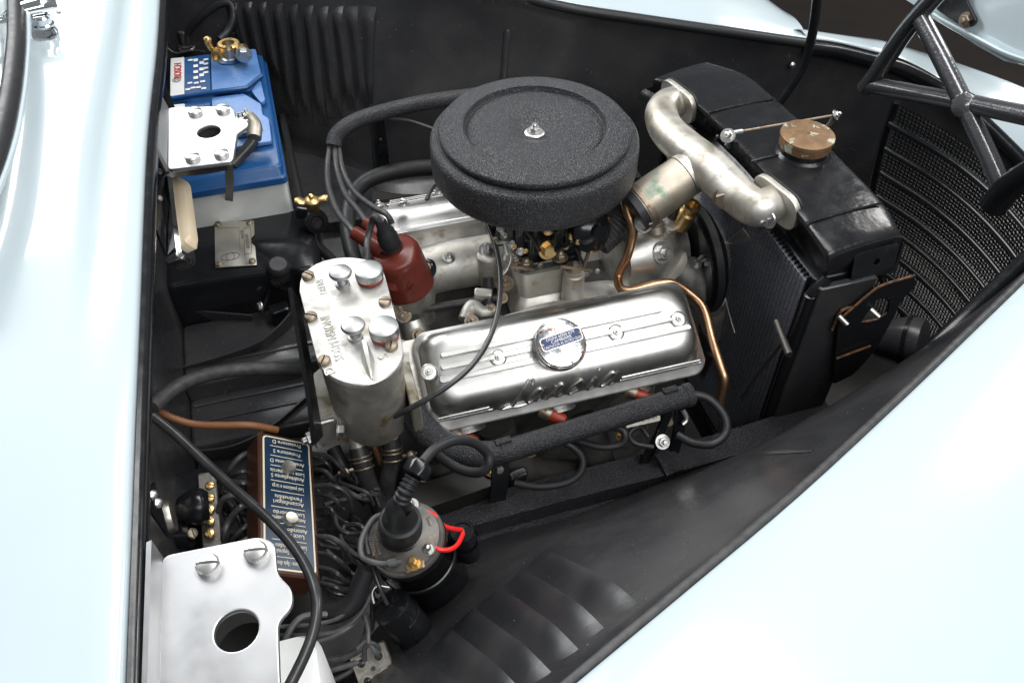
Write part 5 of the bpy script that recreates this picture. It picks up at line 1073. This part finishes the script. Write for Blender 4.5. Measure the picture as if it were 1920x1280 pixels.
lines = ["Proiettore D", "|", "Proiettore S", "|", "Anabbagliante D", "|", "Luce retromarcia", "Anabbagliante S", "|", "Luci posizione e targa", "|", "Fendinebbia", "Accendisigari", "|", "Luci di bordo", "Avvisatore - Presa interna", "|", "Autoradio - Radio", "Luce interna", "|", "Luci arresto e cofano -", "Indicat. direz. - Tergicristallo", "|", "Accensione - Spia dinamo"]
y = -.012; step = (L_-.024)/23.2
for s in lines:
    if s == "|":
        b = bm_(); block(b, W_*.20, W_*.78, -.0004, .0004, .0012, .0016, Mf_ @ Matrix.Translation((0, y, 0)), .0002, .0001, 1); obj("print_rule", b, labelcream, lab)
    else:
        sz = .0074; wd = len(s)*.0036; sx = min(1, (W_-.018)/max(wd, 1e-3))
        obj("print_line", text(s, sz, Mf_ @ Matrix.Translation((W_/2, y, .0013)) @ Matrix.Rotation(math.pi, 4, 'Z'), .0002, sx=.92*sx), labelcream, lab)
    y -= step
for k in (.262, .64):
    b = bm_(); lathe(b, [(.0078, 0), (.0082, .002), (.0082, .006), (.007, .0078), (.003, .0072), (0, .0072)], Mf_ @ Matrix.Translation((W_*.5, -L_*k, .0012)), 28); obj("brass_knob", b, nickel, fb)
# white washer bottle corner and cardboard under the bracket
wb_ = thing("washer_bottle", "white plastic bottle corner under the near hinge bracket", "bottle")
c = at(548, 1200, z=.66)
b = bm_(); rstack(b, [(-.16, .035, -.20, .01, .02, .52), (-.16, .035, -.20, .01, .022, .645), (-.155, .030, -.195, .005, .02, .655), (-.145, .02, -.185, -.005, .016, .658)], Matrix.Translation((c.x-.01, c.y, 0)), 6); obj("bottle", b, whitep, wb_)
b = bm_(); lathe(b, [(.016, .655), (.016, .67), (.013, .672)], Matrix.Translation((c.x-.09, c.y-.05, 0)), 24); obj("bottle_cap", b, rubber, wb_)
# regulator and terminal block by the firewall
rg = thing("voltage_regulator", "black regulator box with screw terminal strip by the firewall", "regulator")
c = at(352, 925, z=.60); 
b = bm_(); block(b, -.032, .032, -.034, .034, -.06, 0, Matrix.Translation(c), .004, .002); obj("cover", b, bgloss, rg)
Ms = FR(at(393, 958, z=.602), (.15, -.1, 1), (1, 0, 0))
b = bm_(); block(b, -.010, .010, -.062, .052, -.02, 0, Ms, .003, .001); stp = obj("terminal_block", b, coild, rg)
for px, py in ((394, 911), (394, 934), (394, 955), (394, 977), (394, 1000)): bolt(stp, at(px, py, z=.604), (.1, -.1, 1), .0055, brass, 'slot', 'screw')
b = bm_(); tube(b, ats([(335, 955, .625), (352, 952, .625), (375, 950, .622), (392, 948, .62)]), [.012, .017, .021, .021, .016], 20, 3); obj("black_knob", b, bgloss, rg)
b = bm_(); lathe(b, [(.018, -.004), (.0185, 0), (.017, .004)], FR(at(318, 968, z=.64), (1, .1, 0)), 24); obj("pale_collar", b, nickel, rg)
b = bm_(); tube(b, ats([(315, 1003, .60), (360, 1000, .60)]), .016, 16, 0); obj("relay_can", b, bgloss, rg)
bolt(rg, at(360, 1000, z=.612), (.4, -.3, .8), .006, oldsteel, 'slot', 'screw')
ab = thing("angle_bracket", "small black angle bracket with two rivets on the firewall edge", "bracket")
b = bm_(); sheet(b, [[at(276, 925, z=.86), at(292, 905, z=.86)], [at(277, 950, z=.85), at(318, 1008, z=.80)]], .003); obj("leaf", b, bgloss, ab)
for px, py in ((287, 928), (296, 943)): bolt(ab, at(px, py, z=.86), (.8, -.3, .5), .0042, steel, 'round', 'rivet')
# hoses and cables crossing the left side
cable("grey_hose", ats([(285, 765, .70), (312, 740, .69), (350, 716, .68), (400, 700, .665), (460, 692, .65), (520, 691, .635), (580, 696, .62)]), .0085, rubgrey, "worn grey hose running from the firewall to the reservoir", "hose", seg=14)
cable("brown_pipe", ats([(285, 762, .67), (320, 782, .66), (365, 795, .65), (420, 797, .645), (470, 797, .64), (520, 806, .62)]), .0044, rubbrown, "thin brown pipe below the grey hose", "pipe", seg=12)
cable("black_cable", ats([(286, 780, .72), (330, 815, .71), (380, 862, .70), (440, 917, .695), (500, 970, .695), (548, 1022, .70), (580, 1075, .705), (594, 1125, .71), (588, 1180, .71), (570, 1230, .71), (535, 1300, .71)]), .0052, wireM, "long black cable crossing diagonally over the fuse box", "cable", seg=12)
cable("dark_hose", ats([(590, 455, .58), (615, 480, .58), (640, 505, .58)]), .008, rubber, "short dark hose between heater box and reservoir", "hose")
cable("black_sleeve", ats([(688, 1065, .635), (678, 1090, .625), (664, 1125, .61), (640, 1145, .60), (610, 1150, .59)]), [.010, .0105, .0115], rubber, "black tape wrapped cable sleeve left of the coil", "sleeve", seg=14)
# ================================================================== wiring
WG = [ # loops right of the fuse box
    [(575, 850, .60), (610, 853, .61), (632, 868, .61), (650, 890, .59), (660, 905, .55)], [(578, 858, .59), (605, 862, .60), (620, 880, .59), (612, 905, .57), (585, 908, .57)],
    [(582, 880, .59), (606, 882, .60), (622, 895, .60), (636, 915, .57), (655, 925, .55)], [(585, 912, .60), (622, 910, .61), (650, 925, .60), (660, 955, .58), (655, 980, .55)],
    [(586, 926, .59), (612, 928, .60), (632, 940, .60), (630, 962, .58), (604, 972, .57), (585, 975, .57)], [(588, 955, .58), (612, 950, .59), (624, 960, .59), (615, 985, .57), (600, 1002, .56)],
    [(592, 1005, .60), (622, 1008, .61), (645, 1025, .60), (658, 1048, .58), (680, 1062, .57)], [(594, 1035, .60), (620, 1040, .61), (640, 1058, .60), (660, 1075, .58)],
    [(596, 1062, .60), (625, 1070, .61), (650, 1090, .60), (676, 1100, .59)], [(597, 1092, .60), (625, 1098, .61), (650, 1110, .60), (672, 1112, .59)],
    [(640, 905, .59), (668, 915, .60), (690, 925, .60), (700, 945, .58)], [(645, 985, .58), (640, 1010, .58), (660, 1035, .585), (685, 1050, .58)],
    [(632, 940, .58), (628, 965, .585), (636, 990, .585), (662, 1000, .58), (690, 995, .57)], [(655, 870, .57), (638, 890, .58), (640, 918, .58), (662, 935, .57)],
    [(665, 850, .58), (660, 880, .58), (676, 905, .57), (700, 925, .56), (712, 950, .55)], [(628, 1000, .57), (650, 985, .58), (676, 985, .585), (690, 1010, .58)]]
ORD = ["first", "second", "third", "fourth", "fifth", "sixth", "seventh", "eighth", "ninth", "tenth", "eleventh", "twelfth", "thirteenth", "fourteenth", "fifteenth", "sixteenth"]
for i, P in enumerate(WG): cable("fuse_box_wire", ats(P), random.choice((.0022, .0026, .0030)), random.choice((wireM, wireM, wireM, rubgrey)), ORD[i]+" black wire from the far end leaving the coil side of the fuse box" if i < 10 else "loose black wire curled between fuse box and coil", "wire", "wires on the coil side of the fuse box", seg=8)
WL = [[(478, 845, .60), (452, 855, .61), (430, 880, .60), (420, 900, .58)], [(478, 885, .60), (452, 884, .61), (436, 892, .60), (428, 905, .58)], [(480, 905, .60), (450, 905, .61), (420, 900, .60), (405, 900, .59)],
      [(480, 935, .60), (445, 928, .615), (420, 935, .615), (410, 958, .60), (418, 985, .58)], [(482, 945, .60), (452, 950, .62), (430, 975, .61), (420, 1005, .60), (422, 1025, .58)],
      [(482, 975, .60), (458, 988, .61), (438, 1010, .60), (430, 1025, .58)], [(484, 1005, .60), (460, 1012, .61), (440, 1026, .60), (425, 1040, .58)], [(480, 965, .59), (462, 966, .59), (452, 960, .58), (430, 935, .57), (405, 915, .57)],
      [(420, 930, .58), (440, 955, .575), (455, 985, .57), (470, 1010, .57)], [(405, 990, .59), (425, 1000, .59), (415, 1020, .58), (400, 1040, .57)]]
for i, P in enumerate(WL): cable("fuse_box_wire", ats(P), (.0034, .0028, .0038, .0036, .0038, .0028)[i % 6], wireM if i % 3 else rubgrey, ORD[i]+" black wire from the far end looping from fuse box to regulator" if i < 7 else "loose black wire behind the loops beside the regulator", "wire", "wires between fuse box and regulator", seg=9)
WB = [[(515, 1175, .60), (580, 1170, .60), (630, 1160, .605), (668, 1130, .61), (690, 1100, .61), (694, 1060, .62)], [(515, 1190, .595), (590, 1190, .60), (640, 1180, .60), (676, 1150, .605), (696, 1110, .61), (700, 1070, .615)],
      [(520, 1205, .59), (590, 1202, .595), (640, 1185, .60), (670, 1160, .60), (690, 1120, .60)], [(520, 1245, .56), (590, 1240, .565), (650, 1230, .57), (680, 1208, .58), (690, 1170, .585), (683, 1150, .59)],
      [(520, 1268, .55), (590, 1262, .555), (640, 1250, .56), (675, 1240, .565)], [(560, 1300, .54), (610, 1280, .55), (650, 1262, .555), (680, 1235, .56)], [(670, 1215, .58), (690, 1200, .585), (702, 1220, .58), (712, 1232, .57)],
      [(684, 1238, .57), (684, 1215, .58), (695, 1205, .585), (708, 1212, .58), (712, 1230, .57)], [(683, 1150, .59), (690, 1180, .59), (692, 1205, .585), (712, 1222, .575)], [(690, 1060, .62), (694, 1100, .60), (700, 1140, .58), (695, 1180, .56)],
      [(520, 1228, .60), (560, 1160, .61), (620, 1150, .60)], [(700, 1062, .62), (712, 1085, .615), (722, 1110, .61)]]
for i, P in enumerate(WB): cable("harness_wire", ats(P), (.0022, .0026, .0024, .0038, .0034, .0028)[i % 6], wireG if i % 2 == 0 else rubgrey, ("upper " if i < 3 else "lower ")+"grey wire strung below the fuse box" if i < 6 else "thin wire hanging at the terminal strip" if i in (6, 7, 8) else "thin wire dropping past the black sleeve", "wire", "wires below the fuse box", seg=8)
# a second layer of tangled wires, deeper between the fuse box and the coil
rnd = random.Random(3)
for k in range(18):
    x0, y0 = rnd.uniform(590, 615), rnd.uniform(840, 1120); P = [(x0, y0, .575)]
    dy = rnd.uniform(-6, 16)
    for q in range(4): x0 += rnd.uniform(16, 32); y0 += dy+rnd.uniform(-9, 9); P.append((min(x0, 712), y0, rnd.uniform(.55, .585)))
    cable("tangled_wire", ats(P), rnd.choice((.0018, .0022, .0027)), rnd.choice((wireM, wireM, rubgrey, wireG)), "one of the wires tangled deep between fuse box and coil", "wire", "tangled wires between fuse box and coil", seg=7, sm=5)
for k in range(12):
    x0, y0 = rnd.uniform(405, 425), rnd.uniform(880, 1040); P = [(x0, y0, .565)]
    for q in range(3): x0 += rnd.uniform(12, 26); y0 += rnd.uniform(-30, 26); P.append((min(x0, 478), y0, rnd.uniform(.55, .585)))
    cable("tangled_wire", ats(P), rnd.choice((.0024, .003, .0036)), rnd.choice((wireM, wireM, rubgrey)), "one of the wires tangled deep between regulator and fuse box", "wire", "tangled wires beside the regulator", seg=7, sm=5)
# short tube ends under the reservoir, orange pipe
cable("orange_pipe", ats([(700, 830, .57), (708, 850, .56), (716, 870, .55)]), .0045, rubbrown, "short orange brown pipe between the two reservoir hoses", "pipe")
cable("dark_hose", ats([(625, 840, .58), (640, 870, .57), (665, 905, .55), (690, 940, .53)]), .009, rubber, "dark hose left of the reservoir hoses", "hose")
for px, py, lb in ((663, 875, "zinc bolt below the reservoir on the left"), (668, 905, "zinc bolt beside the left reservoir hose")):
    t = thing("frame_bolt", lb, "bolt"); bolt(t, at(px, py, z=.55), (-.3, -.6, .7), .0085, steel, 'hex', 'bolt_head'); b = bm_(); lathe(b, [(.006, -.02), (.006, .002)], FR(at(px, py, z=.55), (-.3, -.6, .7)), 10); obj("shank", b, steel, t)
# ================================================================== origins: every top-level thing gets its base as origin
bpy.context.view_layer.update()
for o in list(SC.objects):
    if o.parent or o.type not in ('MESH', 'EMPTY') or o.name.startswith("ground"): continue
    pts = []
    def walk(q):
        if q.type == 'MESH': pts.extend(q.matrix_world @ V(c) for c in q.bound_box)
        for c in q.children: walk(c)
    walk(o)
    if not pts: continue
    B = V(((min(p.x for p in pts)+max(p.x for p in pts))/2, (min(p.y for p in pts)+max(p.y for p in pts))/2, min(p.z for p in pts)))
    if o.type == 'MESH': o.data.transform(Matrix.Translation(-B))
    o.location = B
    for c in o.children: c.matrix_parent_inverse = Matrix.Translation(-B)
